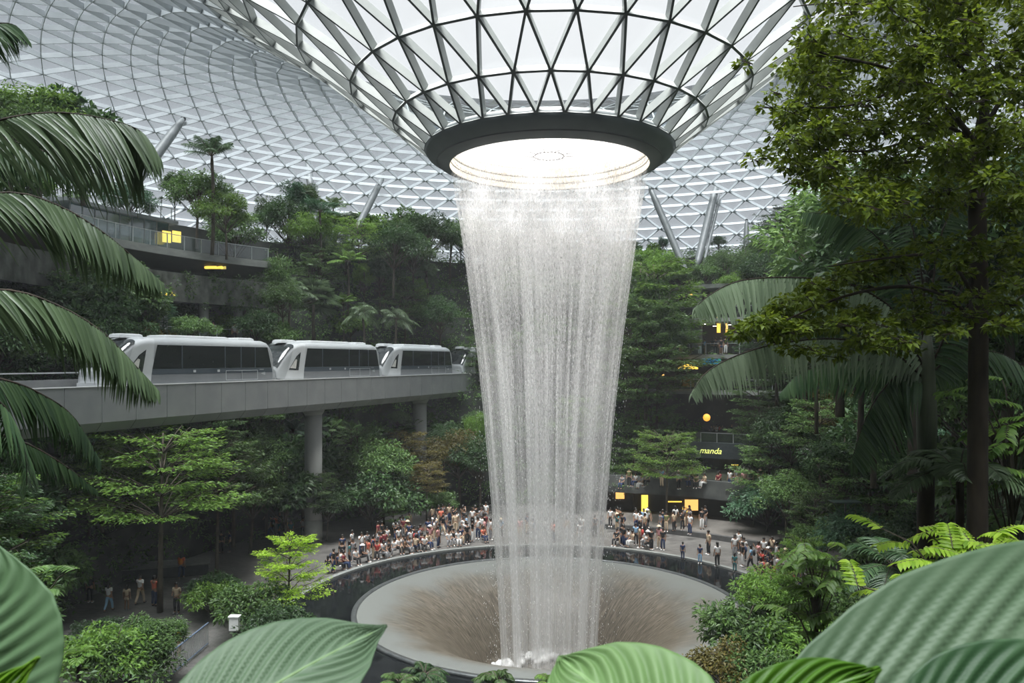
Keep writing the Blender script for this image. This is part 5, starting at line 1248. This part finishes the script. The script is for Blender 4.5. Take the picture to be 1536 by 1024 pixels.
def vines():
    rs = np.random.RandomState(21); V = []; T = []; n = 0
    for k in range(60):
        a = 137+31*rs.uniform()**1.0; p = pol(30.62-rs.uniform(0, .15), a, 20.7-2.5*rs.uniform()**1.3)
        v, t = clump_leaves(rs, tuple(p), rs.uniform(.2, .45), rs.uniform(.2, .6), 26, .22, .10, .2); V.append(v); T.append(t+n); n += len(v)
    o = link(bpy.data.objects.new('hanging_vines', mesh_np('hanging_vines', np.vstack(V), [np.vstack(T)], UG)))
    stuff(o, 'green vines trailing over the grey parapet of the left deck', 'vines', pos=tuple(pol(31, 150, 20)))
vines()
# ------------------------------------------------------------------ foreground palms (their fronds fill the left edge)
def big_frond(pts, nl, ll, lw, seed, down=(0, 0, -1), both=.5, taper=None, wr=.022, hangf=.35, tang=.5, name='frond', parent=None, base=(0, 0, 0), mt=None, up=.25):
    rs = np.random.RandomState(seed); C = catmull(pts, 60)-np.array(base)
    m = MB(); m.tube(C[::3], np.linspace(wr, wr*.25, 20), 7, m=1)
    tt = np.linspace(.02, .995, nl); idx = tt*59; i0 = np.minimum(idx.astype(int), 58); f = (idx-i0)[:, None]
    Pn = C[i0]*(1-f)+C[i0+1]*f; Tg = nrm(C[i0+1]-C[i0]); dn = np.array(down, float); S = nrm(dn-Tg*(Tg@dn)[:, None])
    B = nrm(np.cross(Tg, S))
    taper = taper or [.55, .95, 1, .95, .8, .5, .2]
    Lp = ll*np.interp(tt, np.linspace(0, 1, len(taper)), taper)
    for sd, dirn in ((1, S*.9+B*.28), (-1, S*(.9-1.3*both*up*2)-B*.45)):
        D = nrm(dirn+Tg*tang+rs.normal(size=(nl, 3))*.035)
        keep = rs.uniform(size=nl) < (1 if sd > 0 else both+.35)
        N = nrm(B*sd+rs.normal(size=(nl, 3))*.1+np.array([0, -.3, .3]))
        v, q = strip_leaves(Pn[keep], D[keep], N[keep], (Lp*rs.uniform(.88, 1.08, nl))[keep]*(1 if sd > 0 else .85), lw, rs.uniform(.7, 1.3, keep.sum())*hangf, 5, [.5, 1, 1, .85, .5, .03], .16)
        m.add(v, q, m=0)
    return m.build(name, [mt or L['palm'], BARKD], parent, True)
def left_palm():
    c = P(-330, 420, 9.5); t = empty('feather_palm', (c.x, c.y, ground_z(c.x, c.y))); b = np.array(tuple(t.location)); K = dict(parent=t, base=b)
    m = MB(); m.tube([(0, 0, 0), (0, 0, c.z-b[2]-1.2), (.1, 0, c.z-b[2])], [.22, .17, .14], 12); m.build('trunk', BARK, t, True)
    q = lambda l, Y0=9.3: [P(a, b_, Y0+.25*i-.1) for i, (a, b_) in enumerate(l)]
    big_frond(q([(-330, 400), (-160, 235), (0, 180), (90, 169), (165, 180), (212, 198), (238, 235)], 9.4), 96, 1.15, .050, 1, mt=L['palm'], taper=[.5, .8, .95, 1, .9, .62, .25], **K)
    big_frond(q([(-330, 420), (-150, 320), (0, 289), (80, 305), (150, 345), (205, 390), (243, 425)], 8.9), 92, .82, .048, 2, mt=L['palm'], taper=[.6, 1, 1, .95, .75, .5, .2], tang=.75, **K)
    big_frond(q([(-330, 440), (-150, 440), (0, 434), (80, 455), (150, 495), (200, 545), (236, 585)], 8.3), 96, .72, .046, 3, mt=L['palm'], taper=[.6, 1, 1, .9, .8, .6, .25], tang=.8, **K)
    big_frond(q([(-330, 470), (-150, 540), (0, 568), (60, 590), (110, 625), (150, 690)], 8.6), 80, .62, .034, 4, mt=L['palmd'], tang=.8, taper=[.6, 1, 1, .9, .7, .3], **K)
    big_frond(q([(-330, 500), (-120, 560), (-20, 590), (20, 630), (38, 690), (40, 735)], 8.0), 80, .62, .036, 5, mt=L['palmd'], tang=.5, **K)
    big_frond(q([(-330, 500), (-150, 600), (-40, 640), (40, 665), (100, 700), (145, 735)], 8.9), 70, .45, .03, 6, mt=L['palmd'], tang=.9, **K)
    big_frond(q([(-330, 380), (-160, 150), (-60, 50), (-10, 36), (22, 38), (42, 60)], 9.8), 70, .55, .03, 7, mt=L['palmd'], tang=.5, **K)
    big_frond(q([(-330, 400), (-180, 260), (-60, 200), (30, 215), (110, 245), (170, 275)], 10.2), 90, .75, .034, 8, mt=L['palmd'], tang=.5, **K)
    tag(t, 'large feather palm at the left edge whose arching fronds hang into the picture', 'palm', pos=tuple(P(60, 350, 9)))
left_palm()
def right_palm():
    Y = 14.0; c = P(1390, 545, Y); t = empty('feather_palm', (c.x, c.y, ground_z(c.x, c.y))); b = np.array(tuple(t.location)); K = dict(parent=t, base=b)
    h = c.z-b[2]; m = MB(); pts = [(0, 0, 0), (0, 0, h*.3), (-.02, 0, h*.6), (0, 0, h-1.9)]; m.tube(pts, [.20, .15, .145, .135], 14); m.build('trunk', BARKD, t, True)
    m = MB(); m.tube([(0, 0, h-1.95), (0, 0, h-1.0), (0, 0, h+.1), (.02, 0, h+.6)], [.15, .175, .13, .05], 14); m.build('crownshaft', mat('crownshaft', (.07, .085, .055), (.12, .14, .09), .6, 3, stretch=(3, 3, .3)), t, True)
    q = lambda l, d=0, Y0=14.0: [P(a, b_, Y0+d*i) for i, (a, b_) in enumerate(l)]
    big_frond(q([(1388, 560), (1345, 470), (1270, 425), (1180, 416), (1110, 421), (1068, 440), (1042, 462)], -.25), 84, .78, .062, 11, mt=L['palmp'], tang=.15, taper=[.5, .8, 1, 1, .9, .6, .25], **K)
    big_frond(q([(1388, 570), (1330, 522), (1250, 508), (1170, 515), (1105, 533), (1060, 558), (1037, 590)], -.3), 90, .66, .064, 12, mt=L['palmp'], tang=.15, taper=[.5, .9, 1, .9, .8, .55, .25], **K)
    big_frond(q([(1385, 570), (1350, 562), (1320, 590), (1295, 635), (1278, 690)], -.2), 70, .95, .06, 13, mt=L['palmd'], tang=.45, down=(.55, 0, -.8), taper=[.7, 1, 1, .8, .35], **K)
    big_frond(q([(1392, 550), (1370, 440), (1320, 360), (1265, 325), (1205, 318)], .3), 76, .85, .045, 14, mt=L['palmd'], tang=.3, **K)
    big_frond(q([(1392, 540), (1400, 420), (1420, 330), (1470, 270), (1530, 255)], .3), 76, .85, .045, 15, mt=L['palmd'], tang=.3, **K)
    big_frond(q([(1395, 550), (1440, 470), (1500, 440), (1570, 450), (1630, 480)], -.2), 76, .85, .05, 16, mt=L['palmd'], tang=.3, **K)
    big_frond(q([(1395, 560), (1440, 530), (1500, 530), (1560, 570), (1600, 620)], .2), 70, .8, .05, 17, mt=L['palmd'], tang=.3, **K)
    big_frond(q([(1388, 565), (1320, 545), (1260, 540), (1200, 560), (1170, 590)], .4), 70, .7, .05, 18, mt=L['palmd'], tang=.3, **K)
    big_frond(q([(1392, 545), (1385, 430), (1365, 330), (1330, 255)], .45), 60, .8, .04, 19, mt=L['palmd'], tang=.4, **K)
    tag(t, 'feather palm with dark trunk at the right, two pale fronds arching toward the waterfall', 'palm', pos=tuple(P(1390, 600, 14)))
right_palm()
def low_palm(px, py, Y, ln, n, label, seed, m=L['palm'], el=(.2, 1.0)):
    rs = np.random.RandomState(seed); c = P(px, py, Y); g = ground_z(c.x, c.y); t = empty('young_palm', (c.x, c.y, g)); h = c.z-g
    q = MB(); q.tube([(0, 0, 0), (0, 0, h)], [.10, .06], 8); q.build('trunk', BARKD, t, True)
    for k in range(n):
        a = k*2.4+seed; e = rs.uniform(*el); wd = MB()
        v, f = frond_arrays(rs, (0, 0, h), a, e, ln*rs.uniform(.85, 1.1), .8, 44, ln*.28, .045, 4, .35, wd, .018); wd.add(v, f, m=1); wd.build('frond', [BARKD, m], t, True)
    tag(t, label, 'palm', pos=tuple(c))
low_palm(1440, 712, 13, 1.5, 12, 'small palm with arching pale fronds between the palm trunk and the dark trunk', 3)
low_palm(1500, 735, 15, 1.8, 10, 'deep green young palm right of the dark tree trunk', 5, L['palmd'])
low_palm(1340, 850, 22, 2.2, 10, 'low palm beside the path left of the dark palm trunk', 8, L['palmd'])
low_palm(118, 990, 24, 1.0, 14, 'spiky green rosette palm among the lower left shrubs', 9, L['fresh'], (.4, 1.2))

# ------------------------------------------------------------------ the big small-leaved tree at the right
def hero_tree():
    Y = 12.0; b0 = P(1467, 700, Y); g = ground_z(b0.x, b0.y); t = empty('small_leaved_tree', (b0.x, b0.y, g)); o = np.array((b0.x, b0.y, g)); rs = np.random.RandomState(77)
    w = lambda px, py, Y_: np.array(tuple(P(px, py, Y_)))-o
    tr = MB(); tr.tube([(0, 0, 0), w(1466, 760, Y), w(1467, 600, Y), w(1468, 450, Y), w(1466, 320, Y), w(1468, 225, Y), w(1478, 150, Y)], [.19, .145, .14, .135, .125, .11, .07], 14)
    tr.build('trunk', BARKD, t, True)
    # branches: (start on trunk, control, end, radius)
    BR = [((1468, 225, 12), (1400, 110, 11.6), (1290, 92, 11), .05), ((1468, 225, 12), (1430, 180, 12), (1395, 190, 12), .045), ((1460, 270, 12), (1430, 230, 12.5), (1350, 215, 12.8), .04), ((1470, 215, 12), (1500, 130, 12), (1560, 90, 12), .05),
          ((1290, 92, 11), (1240, 85, 10.8), (1180, 60, 10.6), .025), ((1350, 130, 11.4), (1280, 170, 11.2), (1200, 160, 11), .025), ((1350, 215, 12.8), (1280, 240, 12.5), (1200, 215, 12.2), .022),
          ((1466, 500, 12), (1440, 440, 12), (1370, 430, 11.6), .045), ((1370, 430, 11.6), (1280, 425, 11.2), (1160, 490, 10.8), .03), ((1466, 480, 12), (1455, 400, 11.8), (1400, 380, 11.5), .04), ((1466, 510, 12), (1500, 470, 12), (1560, 420, 12), .04),
          ((1400, 380, 11.5), (1330, 385, 11.2), (1240, 400, 11), .025), ((1478, 150, 12), (1480, 60, 12), (1440, -20, 12), .05), ((1478, 150, 12), (1420, 60, 12), (1330, 10, 11.6), .04), ((1200, 160, 11), (1170, 190, 11), (1150, 220, 11), .014), ((1330, 10, 11.6), (1260, 0, 11.4), (1190, 10, 11.2), .02)]
    LV = []; LT = []; n = 0; m = MB()
    for i, (a, c, e, r) in enumerate(BR):
        m = MB(); m.tube(bez(w(*a), w(*c), w(*e), 10), np.linspace(r, r*.35, 10), 7); m.build('branch', BARKD, t, True)
    def clump(px, py, Y_, rpx, n_, flat=.5):
        nonlocal n
        c = w(px, py, Y_); R = rpx/F*Y_; st = c+np.array([rs.uniform(.2, .6), rs.uniform(-.2, .2), -.12])*R*1.5
        v, t_ = clump_leaves(rs, c, R, R*flat, int(n_*1.25), .10, .068, .5); LV.append(v); LT.append(t_+n); n += len(v)
        for k in range(4):
            d = nrm(rs.normal(size=3))*np.array([1, 1, flat])*R; tw.tube([st, c+d*.4, c+d], [.010, .007, .003], 3, cap=False)
    tw = MB()
    def inside(px, py):   # outline of the upper crown in the picture
        left = np.interp(py, [-60, 0, 40, 90, 130, 175, 215, 250, 290, 330], [1205, 1205, 1175, 1160, 1150, 1160, 1150, 1165, 1215, 1260])
        return px > left
    k = 0
    while k < 430:
        px = rs.uniform(1140, 1620); py = rs.uniform(-80, 330)
        if not inside(px-22, py): continue
        if py > 250 and px > 1330 and rs.uniform() < .3: continue
        clump(px, py, rs.uniform(9.8, 15), rs.uniform(18, 36), 66, .6); k += 1
    for (px, py) in [(1160, 140), (1130, 240), (1118, 95), (1165, 205), (1145, 235), (1180, 250), (1195, 275), (1175, 175), (1150, 160)]: clump(px, py, 11, 14, 22, .7)
    k = 0
    while k < 110:
        px = rs.uniform(1110, 1600); top = np.interp(px, [1110, 1160, 1220, 1300, 1400, 1600], [490, 452, 405, 362, 345, 340]); bot = np.interp(px, [1110, 1200, 1300, 1400, 1600], [500, 528, 540, 520, 470])
        py = rs.uniform(top+10, bot)
        if px > 1300 and rs.uniform() < .25: continue
        clump(px, py, rs.uniform(10.3, 12.8), rs.uniform(16, 30), 60, .4); k += 1
    tw.build('twigs', BARKD, t)
    V = np.vstack(LV); f = link(bpy.data.objects.new('foliage', mesh_np('foliage', V, [np.vstack(LT)], L['ficus'])), t)
    tag(t, 'big small-leaved tree with dark trunk filling the upper right corner', 'tree', pos=tuple(P(1400, 300, 12)))
hero_tree()
# bright pinnate shrub at the right edge
def pinnate(px, py, Y, n, ln, label, seed, lm='bright', spread=(1.2, .5), lean=-.3):
    rs = np.random.RandomState(seed); c = P(px, py, Y); g = ground_z(c.x, c.y); t = empty('leafy_shrub', (c.x, c.y, g)); h = c.z-g; m = MB(); LV = []; LQ = []; k0 = 0
    for i in range(n):
        a = rs.uniform(0, 2*math.pi); e = rs.uniform(-.2, .9); st = np.array([rs.normal()*spread[0]*.45, rs.normal()*.4, h-.5+rs.uniform(-1, 1)*spread[1]])
        d = np.array([math.cos(a)+lean, math.sin(a)*.7-.2, e*.7]); d = nrm(d); en = st+d*ln*1.8
        bs = (0, 0, max(.3, st[2]-1.5)); m.tube(bez(bs, st*np.array([.5, .5, 1]), st, 4), [.02, .015, .012, .01], 4, cap=False)
        C = np.array([st+d*ln*1.8*s+np.array([0, 0, -.5])*ln*s*s for s in np.linspace(0, 1, 9)]); m.tube(C, np.linspace(.008, .003, 9), 4, cap=False)
        tg = nrm(np.gradient(C, axis=0)); S = nrm(np.cross(tg, [0, 0, 1.0])); U = np.cross(S, tg)
        for s in (-1, 1):
            v, q = strip_leaves(C, nrm(S*s+tg*.6-U*.1), U+rs.normal(size=C.shape)*.15, ln*rs.uniform(.6, .85, 9), ln*.26, .3, 3, [.2, 1, .9, .02], .2); LV.append(v); LQ.append(q+k0); k0 += len(v)
    m.build('stems', BARK, t); link(bpy.data.objects.new('foliage', mesh_np('foliage', np.vstack(LV), [np.vstack(LQ)], L[lm], smooth=True)), t)
    tag(t, label, 'shrub', pos=tuple(c))
pinnate(1465, 790, 10.5, 46, .26, 'bright green shrub with paired leaflets behind the huge leaf at the right edge', 4, 'bright', (1.4, .45))
pinnate(1520, 600, 13, 30, .26, 'fresh green leafy branches at the right edge beside the dark trunk', 6, 'fresh', (.9, .9))
pinnate(1500, 690, 14, 26, .3, 'deeper green shrub at the right edge, above the bright one', 7, 'mid', (1.1, .6))
pinnate(1225, 860, 19, 34, .36, 'fresh green shoots with paired leaflets standing above the pool rim at the right', 9, 'fresh', (.8, 1.3), 0)
pinnate(40, 850, 17, 16, .34, 'mid green large leaved shrub at the left edge above the big round leaf', 12, 'mid', (1.2, .6), 0)

# ------------------------------------------------------------------ big soft leaves right in front
def big_leaf_mat(name, c, c2, rib):
    m, nt, b, o = base_mat(name)
    uv = nn(nt, 'ShaderNodeUVMap'); sp = nn(nt, 'ShaderNodeSeparateXYZ'); nt.links.new(uv.outputs[0], sp.inputs[0])
    ab = nn(nt, 'ShaderNodeMath', operation='ABSOLUTE'); nt.links.new(sp.outputs[0], ab.inputs[0])
    ma = nn(nt, 'ShaderNodeMath', operation='MULTIPLY_ADD'); ma.inputs[1].default_value = -.42; nt.links.new(ab.outputs[0], ma.inputs[0]); nt.links.new(sp.outputs[1], ma.inputs[2])
    mu = nn(nt, 'ShaderNodeMath', operation='MULTIPLY'); mu.inputs[1].default_value = rib*2*math.pi; nt.links.new(ma.outputs[0], mu.inputs[0])
    si = nn(nt, 'ShaderNodeMath', operation='SINE'); nt.links.new(mu.outputs[0], si.inputs[0])
    n = nn(nt, 'ShaderNodeTexNoise'); n.inputs['Scale'].default_value = 9; tc = nn(nt, 'ShaderNodeTexCoord'); nt.links.new(tc.outputs['Object'], n.inputs['Vector'])
    ad = nn(nt, 'ShaderNodeMath', operation='MULTIPLY_ADD'); ad.inputs[1].default_value = .22; nt.links.new(si.outputs[0], ad.inputs[0]); nt.links.new(n.outputs[0], ad.inputs[2])
    r = nn(nt, 'ShaderNodeValToRGB'); r.color_ramp.elements[0].position = .25; r.color_ramp.elements[1].position = .75
    r.color_ramp.elements[0].color = (*c, 1); r.color_ramp.elements[1].color = (*c2, 1); nt.links.new(ad.outputs[0], r.inputs[0])
    mr = nn(nt, 'ShaderNodeMapRange'); mr.inputs['From Min'].default_value = .015; mr.inputs['From Max'].default_value = .05; nt.links.new(ab.outputs[0], mr.inputs['Value'])
    mx = nn(nt, 'ShaderNodeMix', data_type='RGBA'); mx.inputs[6].default_value = (*[min(1, x*1.5) for x in c2], 1)
    nt.links.new(mr.outputs[0], mx.inputs[0]); nt.links.new(r.outputs[0], mx.inputs[7]); nt.links.new(mx.outputs[2], b.inputs['Base Color'])
    b.inputs['Roughness'].default_value = .5; b.inputs['Specular IOR Level'].default_value = .35
    tr = nn(nt, 'ShaderNodeBsdfTranslucent'); ms = nn(nt, 'ShaderNodeMixShader'); ms.inputs[0].default_value = .3
    nt.links.new(mx.outputs[2], tr.inputs[0]); nt.links.new(b.outputs[0], ms.inputs[1]); nt.links.new(tr.outputs[0], ms.inputs[2]); nt.links.new(ms.outputs[0], o.inputs[0])
    return m
def big_leaf(base, tip, width, up, m, label, ribs=11, arch=.12, cup=.12, outline=None, curl=0.0, stem=None):
    base, tip = np.array(tuple(base)), np.array(tuple(tip)); t = empty('broad_leaf', tuple(base)); d = tip-base; Ln = np.linalg.norm(d); d /= Ln
    s = nrm(np.cross(d, np.array(up, float))); u = np.cross(s, d); nu, nv = 72, 24
    outline = outline or [.05, .55, .85, .98, 1, .95, .85, .68, .42, .16, 0]
    V = []; UV = []
    for i in range(nu+1):
        v = i/nu; wv = width/2*float(np.interp(v, np.linspace(0, 1, len(outline)), outline))
        for j in range(-nv, nv+1):
            x = j/nv; ph = (v-.42*abs(x))*ribs*2*math.pi
            hgt = arch*Ln*math.sin(math.pi*v)+cup*width*(abs(x)**1.5)*wv/(width/2)-curl*width*max(0, abs(x)-.6)**1.0*2+.0045*math.sin(ph)*(1-abs(x)**3)*min(1, abs(x)*4)+.006*(1 if False else 0)
            V.append(d*Ln*(v+.10*abs(x)*wv/(width/2)*width/Ln*.5)+s*x*wv+u*hgt); UV.append((x, v))
    V = np.array(V); k = 2*nv+1
    i, j = np.meshgrid(np.arange(nu), np.arange(k-1), indexing='ij'); a = i*k+j; Q = np.stack([a, a+1, a+k+1, a+k], -1).reshape(-1, 4)
    me = mesh_np('blade', V, [Q], m, smooth=True); uvl = me.uv_layers.new(name='UVMap'); uvl.data.foreach_set('uv', np.array(UV)[Q.ravel()].astype(np.float32).ravel())
    bl = link(bpy.data.objects.new('blade', me), t); md = bl.modifiers.new('t', 'SOLIDIFY'); md.thickness = .0015
    mm = MB(); mm.tube([d*Ln*v+u*(arch*Ln*math.sin(math.pi*v)-.001) for v in np.linspace(0, .97, 20)], np.linspace(.0045, .001, 20), 6); mm.build('midrib', mat('midrib_'+str(len(REG)), (.14, .22, .09), (.2, .3, .13)), t, True)
    mm = MB(); mm.tube(bez((0, 0, 0), tuple(-d*.12+np.array([0, 0, -.1])), tuple(-d*.16+np.array([0, 0, -.55])), 8), [.006]*8, 8); mm.build('stalk', mat('stalk_'+str(len(REG)), (.10, .18, .05), (.15, .25, .08)), t, True)
    tag(t, label, 'leaf', pos=tuple((base+tip)/2)); return t
M1 = big_leaf_mat('broad_a', (.12, .215, .10), (.165, .275, .14), 13)
M2 = big_leaf_mat('broad_b', (.095, .16, .085), (.135, .205, .12), 12)
M3 = big_leaf_mat('broad_c', (.13, .235, .075), (.19, .31, .12), 9)
big_leaf(P(-160, 1150, 1.15), P(-40, 780, 1.25), .40, (.2, -1, .35), M1, 'big round green leaf cut off by the left edge, bottom left corner', 13, .03, .05, [.3, .8, .95, 1, 1, .97, .9, .78, .55, .25, 0])
big_leaf(P(-130, 1200, 1.0), P(58, 985, 1.05), .10, (.1, -1, .6), big_leaf_mat('broad_y', (.12, .26, .015), (.2, .38, .03), 6), 'narrow bright yellow green leaf under the round leaf in the bottom left corner', 6, .05, .1)
big_leaf(P(215, 1160, 1.05), P(580, 938, 1.3), .215, (-.25, -1, .9), M2, 'long green leaf with pointed tip pointing right, bottom left of centre', 12, .05, .05, [.3, .62, .82, .95, 1, .98, .9, .76, .55, .24, 0])
big_leaf(P(1060, 1190, 1.0), P(838, 985, 1.2), .25, (.25, -1, 1.0), M3, 'light green broad leaf at the bottom edge just right of the waterfall base', 9, .05, .08, [.4, .75, .92, 1, 1, .95, .88, .76, .6, .32, 0])
big_leaf(P(1080, 1165, .95), P(1780, 880, 1.15), .27, (-.15, -1, .65), M2, 'huge grey green ribbed leaf filling the bottom right corner', 12, .08, .04, [.12, .45, .72, .9, 1, 1, .97, .9, .75, .45, 0])
big_leaf(P(1060, 1110, .92), P(1330, 1000, 1.0), .09, (-.1, -1, .9), big_leaf_mat('broad_e', (.05, .13, .008), (.08, .2, .014), 8), 'narrow deep green curled leaf under the huge ribbed leaf', 8, .06, .1)
big_leaf(P(1320, 1140, .9), P(1720, 1010, .95), .17, (-.1, -1, .8), big_leaf_mat('broad_f', (.035, .09, .035), (.06, .13, .055), 10), 'dark green leaf at the very bottom right under the huge ribbed leaf', 10, .06, .06)

# ------------------------------------------------------------------ fine mist in the air of the hall
def haze():
    m = bpy.data.materials.new('mist'); m.use_nodes = True; nt = m.node_tree; nt.nodes.clear(); o = nn(nt, 'ShaderNodeOutputMaterial')
    v = nn(nt, 'ShaderNodeVolumeScatter'); v.inputs['Color'].default_value = (.93, .97, 1, 1); v.inputs['Density'].default_value = HAZE; v.inputs['Anisotropy'].default_value = .2
    nt.links.new(v.outputs[0], o.inputs['Volume'])
    h = MB().lathe([(.001, -.01), (47, -.01), (47, 24.7), (.001, 24.7)], 48, (AX, AY, 0)).build('mist', m); h['kind'] = 'stuff'
    h['label'] = 'thin pale mist drifting through the whole hall around the waterfall'; h['category'] = 'mist'
HAZE = .0006
haze()

# ------------------------------------------------------------------ labels: where looks agree, the order in the picture tells things apart
def finish_labels():
    from collections import defaultdict
    g = defaultdict(list)
    for r in REG: g[r[1]].append(r)
    for lab, rs in g.items():
        if len(rs) == 1: rs[0][0]['label'] = lab; continue
        rs.sort(key=lambda r: pix(r[2])[0]); n = len(rs)
        for i, r in enumerate(rs):
            if i == n-1 and n > 1: o = 'rightmost one'
            elif i == 0: o = 'leftmost one'
            else: o = (ORD[i+1] if i+1 < len(ORD) else str(i+1)+'th')+' from left'
            words = lab.split(); room = 16-len(o.split())
            r[0]['label'] = ' '.join(words[:room]).rstrip(',')+', '+o
            if not r[0].get('group'): r[0]['group'] = lab[:80]
    for r in REG:
        wds = r[0]['label'].split()
        if len(wds) > 16: r[0]['label'] = ' '.join(wds[:16])
finish_labels()
